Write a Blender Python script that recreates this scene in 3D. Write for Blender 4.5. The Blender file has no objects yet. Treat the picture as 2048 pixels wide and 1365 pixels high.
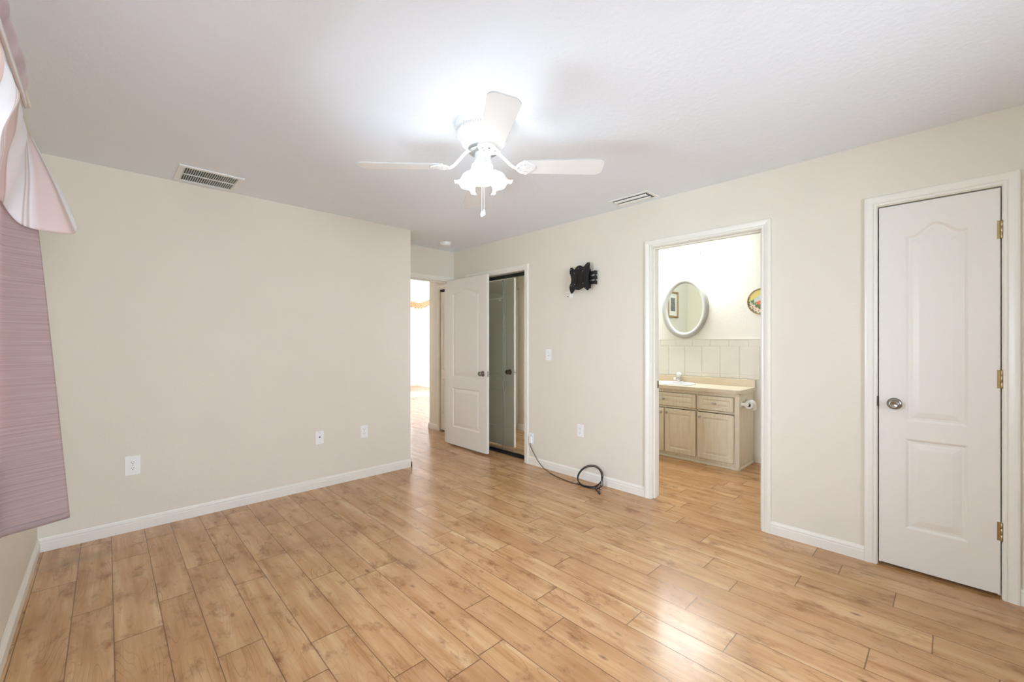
import bpy, bmesh, math, random
from mathutils import Vector, Matrix, noise
from mathutils.geometry import tessellate_polygon
random.seed(7)
S = bpy.context.scene
COL = S.collection
PI = math.pi

# ------------------------------------------------------------------ camera
CAM_H = 1.282
YAW = 0.766245
cd = bpy.data.cameras.new('camera')
cd.sensor_width = 36.0
cd.lens = 842.19 / 2048 * 36.0
cd.shift_y = 2.66 / 2048
cd.clip_start = 0.02
cam = bpy.data.objects.new('camera', cd)
cam.location = (0, 0, CAM_H)
cam.rotation_euler = (PI / 2, 0, -YAW)
COL.objects.link(cam)
S.camera = cam

# ------------------------------------------------------------------ world, sun, exposure
S.view_settings.view_transform = 'Standard'
S.view_settings.look = 'None'
S.view_settings.gamma = 1.0
S.view_settings.use_curve_mapping = False
S.view_settings.exposure = 0.17
SKY = 21.5
FAN_W = 1.6
BATH_W = 13.0
SUN_W = 30.0
w = bpy.data.worlds.new('sky')
S.world = w
w.use_nodes = True
bg = w.node_tree.nodes['Background']
bg.inputs['Strength'].default_value = SKY
wt = w.node_tree
wc = wt.nodes.new('ShaderNodeTexCoord')
ws = wt.nodes.new('ShaderNodeSeparateXYZ')
wt.links.new(wc.outputs['Generated'], ws.inputs[0])
wm = wt.nodes.new('ShaderNodeMapRange')
wm.inputs[1].default_value, wm.inputs[2].default_value = -0.12, 0.04
wt.links.new(ws.outputs[2], wm.inputs[0])
wx = wt.nodes.new('ShaderNodeMix')
wx.data_type = 'RGBA'
wx.inputs[6].default_value = (0.84, 0.99, 1.17, 1)      # glow added below the horizon to light the ceilings, no ground built
wx.inputs[7].default_value = (0.92, 1.05, 1.28, 1)   # hazy sky
wt.links.new(wm.outputs[0], wx.inputs[0])
wt.links.new(wx.outputs[2], bg.inputs['Color'])
sd = bpy.data.lights.new('sun', 'SUN')
sd.energy = SUN_W
sd.angle = math.radians(0.6)
sd.color = (1.0, 0.95, 0.88)
sun = bpy.data.objects.new('sun', sd)
sun.rotation_euler = Vector((-0.1, -1.0, -0.8)).to_track_quat('-Z', 'Y').to_euler()
sun.location = (5, 16, 8)
COL.objects.link(sun)
c = S.cycles
c.max_bounces = 10
c.diffuse_bounces = 6
c.glossy_bounces = 5
c.transmission_bounces = 6
c.transparent_max_bounces = 10
c.caustics_reflective = True
c.caustics_refractive = False
c.sample_clamp_indirect = 6.0
c.use_denoising = True


def portal(name, loc, rot, sx, sy):
    """daylight portal in a window opening: guides the sky light in"""
    ld = bpy.data.lights.new(name, 'AREA')
    ld.shape = 'RECTANGLE'
    ld.size = sx
    ld.size_y = sy
    ld.cycles.is_portal = True
    o = bpy.data.objects.new(name, ld)
    o.location = loc
    o.rotation_euler = rot
    COL.objects.link(o)


# ------------------------------------------------------------------ materials
def lin(v):
    v /= 255.0
    return v / 12.92 if v <= 0.04045 else ((v + 0.055) / 1.055) ** 2.4


def rgb(r, g, b):
    return (lin(r), lin(g), lin(b), 1.0)


class NT:
    def __init__(self, m):
        m.use_nodes = True
        self.t = m.node_tree
        self.b = self.t.nodes['Principled BSDF']
        self.out = self.t.nodes['Material Output']

    def n(self, kind, **kw):
        x = self.t.nodes.new(kind)
        for k, v in kw.items():
            setattr(x, k, v)
        return x

    def l(self, a, b):
        self.t.links.new(a, b)

    def val(self, sock, v):
        if hasattr(v, 'is_linked'):
            self.l(v, sock)
        else:
            sock.default_value = v

    def math(self, op, a, b=0.0, c_=0.0, clamp=False):
        x = self.n('ShaderNodeMath', operation=op)
        x.use_clamp = clamp
        self.val(x.inputs[0], a)
        self.val(x.inputs[1], b)
        self.val(x.inputs[2], c_)
        return x.outputs[0]

    def mix(self, f, a, b, blend='MIX'):
        x = self.n('ShaderNodeMix', data_type='RGBA', blend_type=blend)
        self.val(x.inputs[0], f)
        self.val(x.inputs[6], a)
        self.val(x.inputs[7], b)
        return x.outputs[2]

    def noise(self, vec, scale, detail=3.0, rough=0.5, dist=0.0):
        x = self.n('ShaderNodeTexNoise')
        if vec is not None:
            self.l(vec, x.inputs['Vector'])
        x.inputs['Scale'].default_value = scale
        x.inputs['Detail'].default_value = detail
        x.inputs['Roughness'].default_value = rough
        x.inputs['Distortion'].default_value = dist
        return x.outputs['Fac']

    def ramp(self, f, stops):
        x = self.n('ShaderNodeValToRGB')
        e = x.color_ramp.elements
        e[0].position, e[0].color = stops[0]
        e[1].position, e[1].color = stops[-1]
        for p, col in stops[1:-1]:
            q = e.new(p)
            q.color = col
        self.l(f, x.inputs[0])
        return x.outputs[0]

    def mapr(self, f, a, b, c_, d):
        x = self.n('ShaderNodeMapRange')
        self.l(f, x.inputs[0])
        for i, v in enumerate((a, b, c_, d)):
            x.inputs[i + 1].default_value = v
        return x.outputs[0]

    def obj(self):
        return self.n('ShaderNodeTexCoord').outputs['Object']

    def scaled(self, vec, s):
        x = self.n('ShaderNodeMapping')
        self.l(vec, x.inputs[0])
        x.inputs['Scale'].default_value = s
        return x.outputs[0]

    def bump(self, h, strength, dist=0.01):
        x = self.n('ShaderNodeBump')
        x.inputs['Strength'].default_value = strength
        x.inputs['Distance'].default_value = dist
        self.l(h, x.inputs['Height'])
        self.l(x.outputs[0], self.b.inputs['Normal'])
        return x


def mat(name, col, rough=0.5, metal=0.0, spec=0.5, bump=None, var=0.0, vscale=4.0):
    m = bpy.data.materials.new(name)
    k = NT(m)
    k.b.inputs['Base Color'].default_value = col
    k.b.inputs['Roughness'].default_value = rough
    k.b.inputs['Metallic'].default_value = metal
    k.b.inputs['Specular IOR Level'].default_value = spec
    v = k.obj()
    if var:
        f = k.noise(v, vscale, 4.0)
        dark = tuple(x * (1 - var) for x in col[:3]) + (1,)
        k.l(k.ramp(f, [(0.3, dark), (0.7, col)]), k.b.inputs['Base Color'])
    if bump:
        k.bump(k.noise(v, bump[0], 3.0, 0.6), bump[1], 0.004)
    return m


M = {}
M['wall'] = mat('cream_wall_paint', rgb(226, 219, 203), 0.6, spec=0.25, bump=(55, 0.22), var=0.02)
M['ceiling'] = mat('textured_white_ceiling', rgb(240, 245, 250), 0.85, spec=0.15, bump=(38, 0.5))
M['trim'] = mat('off_white_gloss_trim', rgb(233, 229, 216), 0.32, spec=0.45, bump=(30, 0.03))
M['door'] = mat('off_white_door_paint', rgb(230, 225, 213), 0.36, spec=0.45, bump=(90, 0.05))
M['white'] = mat('white_plastic', rgb(240, 240, 236), 0.3)
M['fanwhite'] = mat('white_enamel', rgb(229, 229, 227), 0.3)
M['blade'] = mat('white_blade_laminate', rgb(238, 237, 233), 0.4, bump=(60, 0.03))
M['bladeedge'] = mat('grey_blade_edge', rgb(180, 178, 173), 0.5)
M['dark'] = mat('dark_slot', rgb(40, 37, 33), 0.7)
M['black'] = mat('matte_black_metal', rgb(28, 26, 25), 0.45, spec=0.4)
M['track'] = mat('black_track', rgb(22, 21, 20), 0.5)
M['cable'] = mat('black_rubber', rgb(30, 27, 25), 0.5)
M['nickel'] = mat('brushed_nickel', rgb(150, 145, 135), 0.28, 1.0)
M['bronze'] = mat('aged_nickel', rgb(120, 112, 100), 0.32, 1.0)
M['brass'] = mat('antique_brass', rgb(170, 150, 112), 0.35, 1.0)
M['chrome'] = mat('chrome', rgb(225, 225, 228), 0.08, 1.0)
M['steel'] = mat('zinc_screw', rgb(190, 188, 182), 0.3, 1.0)
M['mirror'] = mat('silvered_glass', rgb(232, 238, 234), 0.01, 1.0)
M['closetmirror'] = mat('greenish_silvered_glass', rgb(236, 236, 226), 0.015, 1.0)
M['alu'] = mat('grey_aluminium', rgb(165, 167, 165), 0.35, 0.8)
M['silver'] = mat('painted_silver_frame', rgb(176, 176, 170), 0.4, 0.15, var=0.06, vscale=12)
M['counter'] = mat('beige_laminate', rgb(226, 214, 194), 0.35, var=0.05, vscale=60)
M['splash'] = mat('tan_laminate', rgb(222, 206, 180), 0.4, var=0.05, vscale=60)
M['porcelain'] = mat('white_porcelain', rgb(245, 245, 243), 0.12)
M['tile'] = mat('cream_ceramic_tile', rgb(228, 224, 214), 0.22, var=0.05, vscale=5)
M['grout'] = mat('white_grout', rgb(240, 237, 228), 0.8)
M['paper'] = mat('white_tissue', rgb(245, 244, 241), 0.9)
M['cardboard'] = mat('brown_cardboard', rgb(92, 72, 58), 0.9)
M['bathwall'] = mat('pale_cream_bathroom_paint', rgb(238, 236, 228), 0.6, spec=0.25, bump=(50, 0.3))
M['livingwall'] = mat('white_living_room_paint', rgb(240, 241, 238), 0.7, spec=0.2)
M['gold'] = mat('worn_gold_frame', rgb(168, 140, 98), 0.4, 0.3, var=0.2, vscale=30)
M['mat'] = mat('white_picture_mat', rgb(238, 238, 234), 0.8)


def cabinet_mat():
    m = bpy.data.materials.new('whitewashed_wood')
    k = NT(m)
    v = k.obj()
    g = k.noise(k.scaled(v, (60, 60, 4)), 1.0, 4.0, 0.6, 0.4)
    k.l(k.ramp(g, [(0.3, rgb(222, 211, 190)), (0.7, rgb(236, 228, 210))]), k.b.inputs['Base Color'])
    k.b.inputs['Roughness'].default_value = 0.42
    return m


M['cabinet'] = cabinet_mat()


def wood_floor():
    m = bpy.data.materials.new('laminate_planks')
    k = NT(m)
    uvm = k.n('ShaderNodeUVMap', uv_map='grain').outputs[0]
    edge = k.n('ShaderNodeUVMap', uv_map='edge').outputs[0]
    rnd = k.n('ShaderNodeAttribute', attribute_name='tone').outputs['Fac']
    # u = metres along the plank, v = metres across
    warp = k.n('ShaderNodeVectorMath', operation='ADD')
    wn = k.n('ShaderNodeTexNoise')
    k.l(k.scaled(uvm, (3.0, 9.0, 1)), wn.inputs['Vector'])
    wn.inputs['Scale'].default_value = 1.0
    wn.inputs['Detail'].default_value = 3.0
    sc = k.n('ShaderNodeVectorMath', operation='MULTIPLY')
    k.l(wn.outputs['Color'], sc.inputs[0])
    sc.inputs[1].default_value = (0.05, 0.012, 0)
    k.l(uvm, warp.inputs[0])
    k.l(sc.outputs[0], warp.inputs[1])
    wv = warp.outputs[0]
    # contour figure
    big = k.noise(k.scaled(wv, (1.25, 7.0, 1)), 1.0, 1.5, 0.45)
    rings = k.math('ABSOLUTE', k.math('SINE', k.math('MULTIPLY', big, 62.0)))
    rings = k.mapr(rings, 0.0, 0.30, 1.0, 0.0)
    ringmask = k.noise(k.scaled(wv, (2.3, 7.0, 1.7)), 1.0, 2.0)
    ringmask = k.mapr(ringmask, 0.44, 0.62, 0.0, 1.0)
    rings = k.math('MULTIPLY', rings, ringmask)
    fib = k.noise(k.scaled(wv, (6.0, 170.0, 1)), 1.0, 4.0, 0.65)
    streak = k.noise(k.scaled(wv, (1.1, 17.0, 1)), 1.0, 4.0, 0.62)
    patch = k.noise(k.scaled(wv, (5.5, 11.0, 1)), 1.0, 5.0, 0.68)
    cloud = k.noise(k.scaled(wv, (2.6, 4.5, 1)), 1.0, 3.0, 0.55)
    base = k.ramp(streak, [(0.28, rgb(156, 110, 66)), (0.42, rgb(194, 148, 99)), (0.58, rgb(209, 168, 121)), (0.76, rgb(224, 190, 148))])
    toned = k.mix(k.math('MULTIPLY', rnd, 0.5), base, rgb(176, 130, 86))
    cl = k.mapr(cloud, 0.44, 0.68, 0.0, 0.65)
    c0 = k.mix(cl, toned, rgb(172, 124, 80))
    p = k.mapr(patch, 0.53, 0.70, 0.0, 0.85)
    c1 = k.mix(p, c0, rgb(134, 88, 52))
    c2 = k.mix(k.math('MULTIPLY', rings, 0.45), c1, rgb(112, 70, 42))
    c3 = k.mix(k.mapr(fib, 0.5, 0.8, 0.0, 0.28), c2, rgb(136, 92, 56))
    # knots
    vor = k.n('ShaderNodeTexVoronoi')
    k.l(k.scaled(wv, (3.6, 8.5, 1)), vor.inputs['Vector'])
    vor.inputs['Scale'].default_value = 1.0
    kn = k.mapr(vor.outputs['Distance'], 0.03, 0.11, 1.0, 0.0)
    vs = k.n('ShaderNodeSeparateColor')
    k.l(vor.outputs['Color'], vs.inputs[0])
    pick = k.math('GREATER_THAN', vs.outputs[0], 0.55)
    kn = k.math('MULTIPLY', kn, pick)
    c4 = k.mix(k.math('MULTIPLY', kn, 0.75), c3, rgb(104, 66, 42))
    # grooves
    es = k.n('ShaderNodeSeparateXYZ')
    k.l(edge, es.inputs[0])
    gl = k.mapr(es.outputs[0], 0.0, 0.0038, 1.0, 0.0)
    gw = k.mapr(es.outputs[1], 0.0, 0.0030, 1.0, 0.0)
    g = k.math('MAXIMUM', gl, gw)
    c5 = k.mix(k.math('MULTIPLY', g, 0.9), c4, rgb(84, 54, 32))
    # grey scuffed stain in the corner by the window wall
    st = k.n('ShaderNodeVectorMath', operation='SUBTRACT')
    k.l(k.obj(), st.inputs[0])
    st.inputs[1].default_value = (-0.1, 3.56, 0)
    sl = k.n('ShaderNodeVectorMath', operation='LENGTH')
    k.l(k.scaled(st.outputs[0], (1.0, 2.6, 1)), sl.inputs[0])
    sn = k.noise(k.obj(), 14.0, 3.0)
    sd_ = k.math('ADD', sl.outputs['Value'], k.math('MULTIPLY', sn, 0.12))
    c6 = k.mix(k.mapr(sd_, 0.1, 0.3, 0.4, 0.0), c5, rgb(118, 100, 80))
    k.l(c6, k.b.inputs['Base Color'])
    k.b.inputs['Roughness'].default_value = 0.24
    k.b.inputs['Specular IOR Level'].default_value = 0.5
    und = k.noise(k.scaled(k.obj(), (26, 12, 1)), 1.0, 3.0, 0.55)
    hgt = k.math('SUBTRACT', k.math('MULTIPLY', und, 0.5), k.math('MULTIPLY', g, 0.6))
    k.bump(hgt, 0.10, 0.003)
    return m


M['floor'] = wood_floor()


def thin_glass():
    m = bpy.data.materials.new('window_glass')
    k = NT(m)
    tr = k.n('ShaderNodeBsdfTransparent')
    gl = k.n('ShaderNodeBsdfGlossy')
    gl.inputs['Roughness'].default_value = 0.02
    fr = k.n('ShaderNodeFresnel')
    fr.inputs[0].default_value = 1.45
    mx = k.n('ShaderNodeMixShader')
    k.l(fr.outputs[0], mx.inputs[0])
    k.l(tr.outputs[0], mx.inputs[1])
    k.l(gl.outputs[0], mx.inputs[2])
    k.l(mx.outputs[0], k.out.inputs[0])
    return m


M['glass'] = thin_glass()


def lamp_glass(name, strength, clear):
    """frosted glass of a lit lamp: glows and lets part of the bulb's light straight through"""
    m = bpy.data.materials.new(name)
    k = NT(m)
    tr = k.n('ShaderNodeBsdfTransparent')
    tl = k.n('ShaderNodeBsdfTranslucent')
    em = k.n('ShaderNodeEmission')
    em.inputs['Color'].default_value = (1.0, 0.99, 0.97, 1)
    em.inputs['Strength'].default_value = strength
    a = k.n('ShaderNodeMixShader')
    a.inputs[0].default_value = clear
    k.l(tl.outputs[0], a.inputs[1])
    k.l(tr.outputs[0], a.inputs[2])
    s = k.n('ShaderNodeAddShader')
    k.l(a.outputs[0], s.inputs[0])
    k.l(em.outputs[0], s.inputs[1])
    k.l(s.outputs[0], k.out.inputs[0])
    return m


M['shade'] = lamp_glass('frosted_tulip_glass', 0.9, 0.35)
M['bathshade'] = lamp_glass('lit_bell_glass', 2.5, 0.55)


def bulb_mat():
    m = bpy.data.materials.new('lit_bulb')
    k = NT(m)
    em = k.n('ShaderNodeEmission')
    em.inputs['Strength'].default_value = 2.5
    tr = k.n('ShaderNodeBsdfTransparent')
    s = k.n('ShaderNodeAddShader')
    k.l(em.outputs[0], s.inputs[0])
    k.l(tr.outputs[0], s.inputs[1])
    k.l(s.outputs[0], k.out.inputs[0])
    return m


M['bulb'] = bulb_mat()


def fabric(name, build, transl=0.35, rough=0.6, sheen=0.3):
    m = bpy.data.materials.new(name)
    k = NT(m)
    col = build(k)
    k.l(col, k.b.inputs['Base Color'])
    k.b.inputs['Roughness'].default_value = rough
    k.b.inputs['Sheen Weight'].default_value = sheen
    tl = k.n('ShaderNodeBsdfTranslucent')
    k.l(col, tl.inputs['Color'])
    mx = k.n('ShaderNodeMixShader')
    mx.inputs[0].default_value = transl
    k.l(k.b.outputs[0], mx.inputs[1])
    k.l(tl.outputs[0], mx.inputs[2])
    k.l(mx.outputs[0], k.out.inputs[0])
    return m


def curtain_cols(k):
    uv = k.n('ShaderNodeUVMap', uv_map='cloth').outputs[0]
    a = k.noise(k.scaled(uv, (2.5, 135, 1)), 1.0, 2.0, 0.6)
    col = k.ramp(a, [(0.26, rgb(186, 162, 155)), (0.5, rgb(202, 181, 176)), (0.74, rgb(213, 196, 194))])
    k.bump(a, 0.3, 0.002)
    return col


def valance_cols(k):
    uv = k.n('ShaderNodeUVMap', uv_map='cloth').outputs[0]
    s = k.n('ShaderNodeSeparateXYZ')
    k.l(uv, s.inputs[0])
    f = k.math('FRACT', k.math('MULTIPLY_ADD', s.outputs[0], 3.0, 0.68))
    P, W, T = rgb(232, 213, 205), rgb(250, 248, 248), rgb(216, 197, 186)
    return k.ramp(f, [(0.0, W), (0.50, W), (0.52, T), (0.55, W), (0.58, T), (0.60, W), (0.66, P), (0.80, P), (0.82, T), (0.85, T), (0.88, W), (1.0, W)])


M['curtain'] = fabric('ribbed_mauve_curtain_cloth', curtain_cols, 0.45)
M['valance'] = fabric('striped_satin', valance_cols, 0.35, 0.35, 0.2)


def floral_cols(k):
    v = k.obj()
    a = k.noise(v, 26.0, 3.0, 0.6)
    return k.ramp(a, [(0.36, rgb(150, 150, 96)), (0.44, rgb(236, 205, 160)), (0.53, rgb(240, 190, 140)), (0.6, rgb(206, 104, 72)), (0.7, rgb(238, 214, 176))])


M['floral'] = fabric('orange_floral_cloth', floral_cols, 0.25)


def plate_mat():
    m = bpy.data.materials.new('painted_plate_glaze')
    k = NT(m)
    at = k.n('ShaderNodeAttribute', attribute_name='paint').outputs['Color']
    k.l(at, k.b.inputs['Base Color'])
    k.b.inputs['Roughness'].default_value = 0.25
    return m


M['plate'] = plate_mat()


# ------------------------------------------------------------------ mesh helpers
class MB:
    def __init__(self):
        self.bm = bmesh.new()

    def box(self, a, b, mi=0, bev=0.0, seg=2):
        x0, y0, z0 = (min(a[i], b[i]) for i in range(3))
        x1, y1, z1 = (max(a[i], b[i]) for i in range(3))
        vs = [self.bm.verts.new(p) for p in [(x0, y0, z0), (x1, y0, z0), (x1, y1, z0), (x0, y1, z0), (x0, y0, z1), (x1, y0, z1), (x1, y1, z1), (x0, y1, z1)]]
        fs = [self.bm.faces.new([vs[i] for i in f]) for f in [(3, 2, 1, 0), (4, 5, 6, 7), (0, 1, 5, 4), (1, 2, 6, 5), (2, 3, 7, 6), (3, 0, 4, 7)]]
        for f in fs:
            f.material_index = mi
        if bev > 0:
            es = list({e for f in fs for e in f.edges})
            r = bmesh.ops.bevel(self.bm, geom=es, offset=bev, segments=seg, affect='EDGES', profile=0.5)
            for f in r['faces']:
                f.material_index = mi
        return self

    def poly(self, outer, holes, mapf, h0, h1, mi=0):
        """prism of a 2-D polygon with holes; mapf(u, v, h) gives the point"""
        loops = [outer] + list(holes)
        flat = [p for l in loops for p in l]
        tri = tessellate_polygon([[Vector((p[0], p[1], 0)) for p in l] for l in loops])
        A = [self.bm.verts.new(mapf(p[0], p[1], h0)) for p in flat]
        B = [self.bm.verts.new(mapf(p[0], p[1], h1)) for p in flat]
        for t in tri:
            for L, o in ((A, 1), (B, -1)):
                try:
                    f = self.bm.faces.new([L[i] for i in t][::o])
                    f.material_index = mi
                except ValueError:
                    pass
        i = 0
        for l in loops:
            n = len(l)
            for j in range(n):
                a, b = i + j, i + (j + 1) % n
                f = self.bm.faces.new([A[a], A[b], B[b], B[a]])
                f.material_index = mi
            i += n
        return self

    def lathe(self, prof, center=(0, 0, 0), seg=32, mi=0, mtx=None, a0=0.0, wav=None):
        """revolve (r, z) around z; wav(r_index, angle) scales r"""
        rings = []
        mt = mtx or Matrix.Identity(4)
        cv = Vector(center)
        for i, (r, z) in enumerate(prof):
            if r < 1e-6:
                rings.append([self.bm.verts.new(mt @ Vector((0, 0, z)) + cv)])
                continue
            ring = []
            for j in range(seg):
                an = a0 + 2 * PI * j / seg
                rr, zz = r, z
                if wav:
                    rr, zz = wav(i, an, r, z)
                ring.append(self.bm.verts.new(mt @ Vector((rr * math.cos(an), rr * math.sin(an), zz)) + cv))
            rings.append(ring)
        for p, q in zip(rings, rings[1:]):
            for j in range(seg):
                k = (j + 1) % seg
                if len(p) == 1 and len(q) == 1:
                    continue
                if len(p) == 1:
                    f = self.bm.faces.new([p[0], q[k], q[j]])
                elif len(q) == 1:
                    f = self.bm.faces.new([p[j], p[k], q[0]])
                else:
                    f = self.bm.faces.new([p[j], p[k], q[k], q[j]])
                f.material_index = mi
                f.smooth = True
        return self

    def tube(self, pts, r, seg=8, mi=0, closed=False):
        pts = [Vector(p) for p in pts]
        n = len(pts)
        rings = []
        up = Vector((0, 0, 1))
        prev = None
        for i, p in enumerate(pts):
            if closed:
                d = pts[(i + 1) % n] - pts[i - 1]
            else:
                d = pts[min(i + 1, n - 1)] - pts[max(i - 1, 0)]
            d.normalize()
            if prev is None:
                ref = up if abs(d.dot(up)) < 0.9 else Vector((1, 0, 0))
                a = d.cross(ref).normalized()
            else:
                a = (prev - d * prev.dot(d)).normalized()
            prev = a
            b = d.cross(a)
            rad = r(i / (n - 1)) if callable(r) else r
            rings.append([self.bm.verts.new(p + (a * math.cos(2 * PI * j / seg) + b * math.sin(2 * PI * j / seg)) * rad) for j in range(seg)])
        pairs = list(zip(rings, rings[1:]))
        if closed:
            pairs.append((rings[-1], rings[0]))
        for p, q in pairs:
            for j in range(seg):
                f = self.bm.faces.new([p[j], p[(j + 1) % seg], q[(j + 1) % seg], q[j]])
                f.smooth = True
                f.material_index = mi
        if not closed:
            for ring, o in ((rings[0], -1), (rings[-1], 1)):
                f = self.bm.faces.new(ring[::o])
                f.material_index = mi
        return self

    def sphere(self, c0, r, mi=0, seg=16, scale=(1, 1, 1)):
        prof = [(0.0, -r)] + [(r * math.sin(PI * i / 8), -r * math.cos(PI * i / 8)) for i in range(1, 8)] + [(0.0, r)]
        mtx = Matrix.Diagonal((scale[0], scale[1], scale[2], 1))
        return self.lathe(prof, c0, seg, mi, mtx)

    def build(self, name, mats, parent=None, loc=(0, 0, 0), rz=0.0, smooth=None):
        bmesh.ops.recalc_face_normals(self.bm, faces=self.bm.faces[:])
        me = bpy.data.meshes.new(name)
        if smooth:
            for f in self.bm.faces:
                f.smooth = True
        self.bm.to_mesh(me)
        self.bm.free()
        for m in (mats if isinstance(mats, (list, tuple)) else [mats]):
            me.materials.append(m)
        o = bpy.data.objects.new(name, me)
        COL.objects.link(o)
        o.location = loc
        o.rotation_euler = (0, 0, rz)
        if parent is not None:
            o.parent = parent
        if smooth and smooth is not True:
            me.set_sharp_from_angle(angle=math.radians(smooth))
        return o


def tag(o, label, cat, group=None, kind=None):
    o['label'] = label
    o['category'] = cat
    if group:
        o['group'] = group
    if kind:
        o['kind'] = kind
    return o


def thing(name, label, cat, loc=(0, 0, 0), rz=0.0, group=None, kind=None):
    o = bpy.data.objects.new(name, None)
    o.empty_display_size = 0.05
    o.location = loc
    o.rotation_euler = (0, 0, rz)
    COL.objects.link(o)
    return tag(o, label, cat, group, kind)


def copy_tree(o, parent=None):
    q = o.copy()
    COL.objects.link(q)
    if parent is not None:
        q.parent = parent
    for ch in list(o.children):
        copy_tree(ch, q)
    return q


# ------------------------------------------------------------------ layout
XB, YA, XC = 3.214, 3.853, -0.305     # right wall, far wall, left wall faces
XR = 2.256                            # outer corner of the far wall
YE = 4.42                             # entry wall face
CEIL = 2.44
XH = 3.475                            # hall wall face
YBACK = -2.1


def struct(o, label, cat):
    return tag(o, label, cat, kind='structure')


# floor: one mesh, every plank a quad with its own grain offset
def make_floor():
    bm = bmesh.new()
    grain = bm.loops.layers.uv.new('grain')
    edge = bm.loops.layers.uv.new('edge')
    tone = bm.faces.layers.float.new('tone')
    ends = {-2: 3.25, -1: 2.835, 0: 2.47, 1: 2.70, 2: 2.06, 3: 2.61, 4: 1.887, 5: 2.39, 7: 1.335, 8: 1.612, 9: 1.245, 10: 1.425,
            11: 1.016, 12: 0.65, 13: 0.88, 14: 1.152, 15: 0.788, 16: 0.97, 17: 0.565, 18: 1.11, 19: 0.427}
    L = 0.92
    rnd = random.Random(3)
    y0, y1 = -2.3, 11.1
    for r in range(-6, 46):
        k, odd = divmod(r, 2)
        xa = 0.0225 + 0.3025 * k + (0.163 if odd else 0.0)
        xb = 0.0225 + 0.3025 * (k + 1) if odd else xa + 0.163
        if xa > 6.9:
            break
        e = ends.get(r, rnd.random() * L)
        y = e - math.ceil((e - y0) / L) * L
        while y < y1:
            ya, yb = max(y, y0), min(y + L, y1)
            if yb - ya > 0.001:
                # split in quarters so the distance to the plank's edge can be stored
                xm, ym = (xa + xb) / 2, (ya + yb) / 2
                ou, ov = rnd.random() * 40, rnd.random() * 40
                fl = 1 if rnd.random() < 0.5 else -1
                t = rnd.random() ** 1.4
                for (px, qx) in ((xa, xm), (xm, xb)):
                    for (py, qy) in ((ya, ym), (ym, yb)):
                        vs = [bm.verts.new(p) for p in ((px, py, 0), (qx, py, 0), (qx, qy, 0), (px, qy, 0))]
                        f = bm.faces.new(vs)
                        f[tone] = t
                        for lp in f.loops:
                            p = lp.vert.co
                            lp[grain].uv = ((p.y - y) * fl + ou, (p.x - xa) * fl + ov)
                            lp[edge].uv = (min(p.y - ya, yb - p.y), min(p.x - xa, xb - p.x))
            y += L
    bmesh.ops.remove_doubles(bm, verts=bm.verts[:], dist=1e-5)
    me = bpy.data.meshes.new('floor')
    bm.to_mesh(me)
    bm.free()
    me.materials.append(M['floor'])
    o = bpy.data.objects.new('floor', me)
    COL.objects.link(o)
    struct(o, 'light brown wood laminate plank floor running through all rooms', 'floor')


make_floor()


def slab(name, boxes, m, label, cat):
    b = MB()
    for a, q in boxes:
        b.box(a, q)
    return struct(b.build(name, m), label, cat)


slab('ceiling', [((-0.5, -2.3, CEIL), (5.2, 5.39, CEIL + 0.12))], M['ceiling'], 'white textured ceiling of the bedroom with the fan', 'ceiling')
slab('ceiling_living', [((1.3, 5.29, 2.8), (6.8, 11.1, 2.92))], M['livingwall'], 'white ceiling of the bright room beyond the entry door', 'ceiling')


def wall_x(name, x0, x1, y0, y1, openings, m, label, top=CEIL):
    """wall slab in a plane x = const with openings (ya, yb, za, zb)"""
    b = MB()
    cur = y0
    for ya, yb, za, zb in sorted(openings):
        b.box((x0, cur, 0), (x1, ya, top))
        if zb < top:
            b.box((x0, ya, zb), (x1, yb, top))
        if za > 0:
            b.box((x0, ya, 0), (x1, yb, za))
        cur = yb
    b.box((x0, cur, 0), (x1, y1, top))
    return struct(b.build(name, m), label, 'wall')


def wall_y(name, y0, y1, x0, x1, openings, m, label, top=CEIL):
    b = MB()
    cur = x0
    for xa, xb, za, zb in sorted(openings):
        b.box((cur, y0, 0), (xa, y1, top))
        if zb < top:
            b.box((xa, y0, zb), (xb, y1, top))
        if za > 0:
            b.box((xa, y0, 0), (xb, y1, za))
        cur = xb
    b.box((cur, y0, 0), (x1, y1, top))
    return struct(b.build(name, m), label, 'wall')


J = 0.018
LIN = (-0.181, 0.288, 2.064)     # linen door opening
BTH = (0.891, 1.688, 2.055)      # bathroom opening
CLO = (3.143, 4.10, 2.055)       # mirrored closet opening
ENT = (2.31, 3.155, 2.05)        # entry opening (x range)
HCL = (4.60, 5.113, 2.045)       # hall closet opening
WIN = (1.3, 2.37, 0.82, 2.06)     # bedroom window

fa = MB().box((XC - 0.12, YA, 0), (XR, YA + 0.12, CEIL)).box((XR - 0.12, YA + 0.12, 0), (XR, YE, CEIL))
struct(fa.build('wall_far', M['wall']), 'long blank cream wall facing the camera with three wall plates', 'wall')
wall_x('wall_right', XB, XB + 0.116, YBACK, YE, [(LIN[0] - J, LIN[1] + J, 0, LIN[2] + J), (BTH[0] - J, BTH[1] + J, 0, BTH[2] + J), (CLO[0] - J, CLO[1] + J, 0, CLO[2] + J)],
       M['wall'], 'cream wall with the closet, bathroom and narrow door openings')
wall_x('wall_left', XC - 0.12, XC, YBACK - 0.12, YA, [WIN], M['wall'], 'cream window wall behind the mauve curtain')
wall_y('wall_back', YBACK - 0.12, YBACK, XC, 5.1, [(-0.1, 1.6, 0.82, 2.06)], M['wall'], 'cream bedroom wall behind the camera')
wall_y('wall_entry', YE, YE + 0.116, XR - 0.12, 4.0, [(ENT[0] - J, ENT[1] + J, 0, ENT[2] + J)], M['wall'], 'short cream wall above the open entry door')
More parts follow.
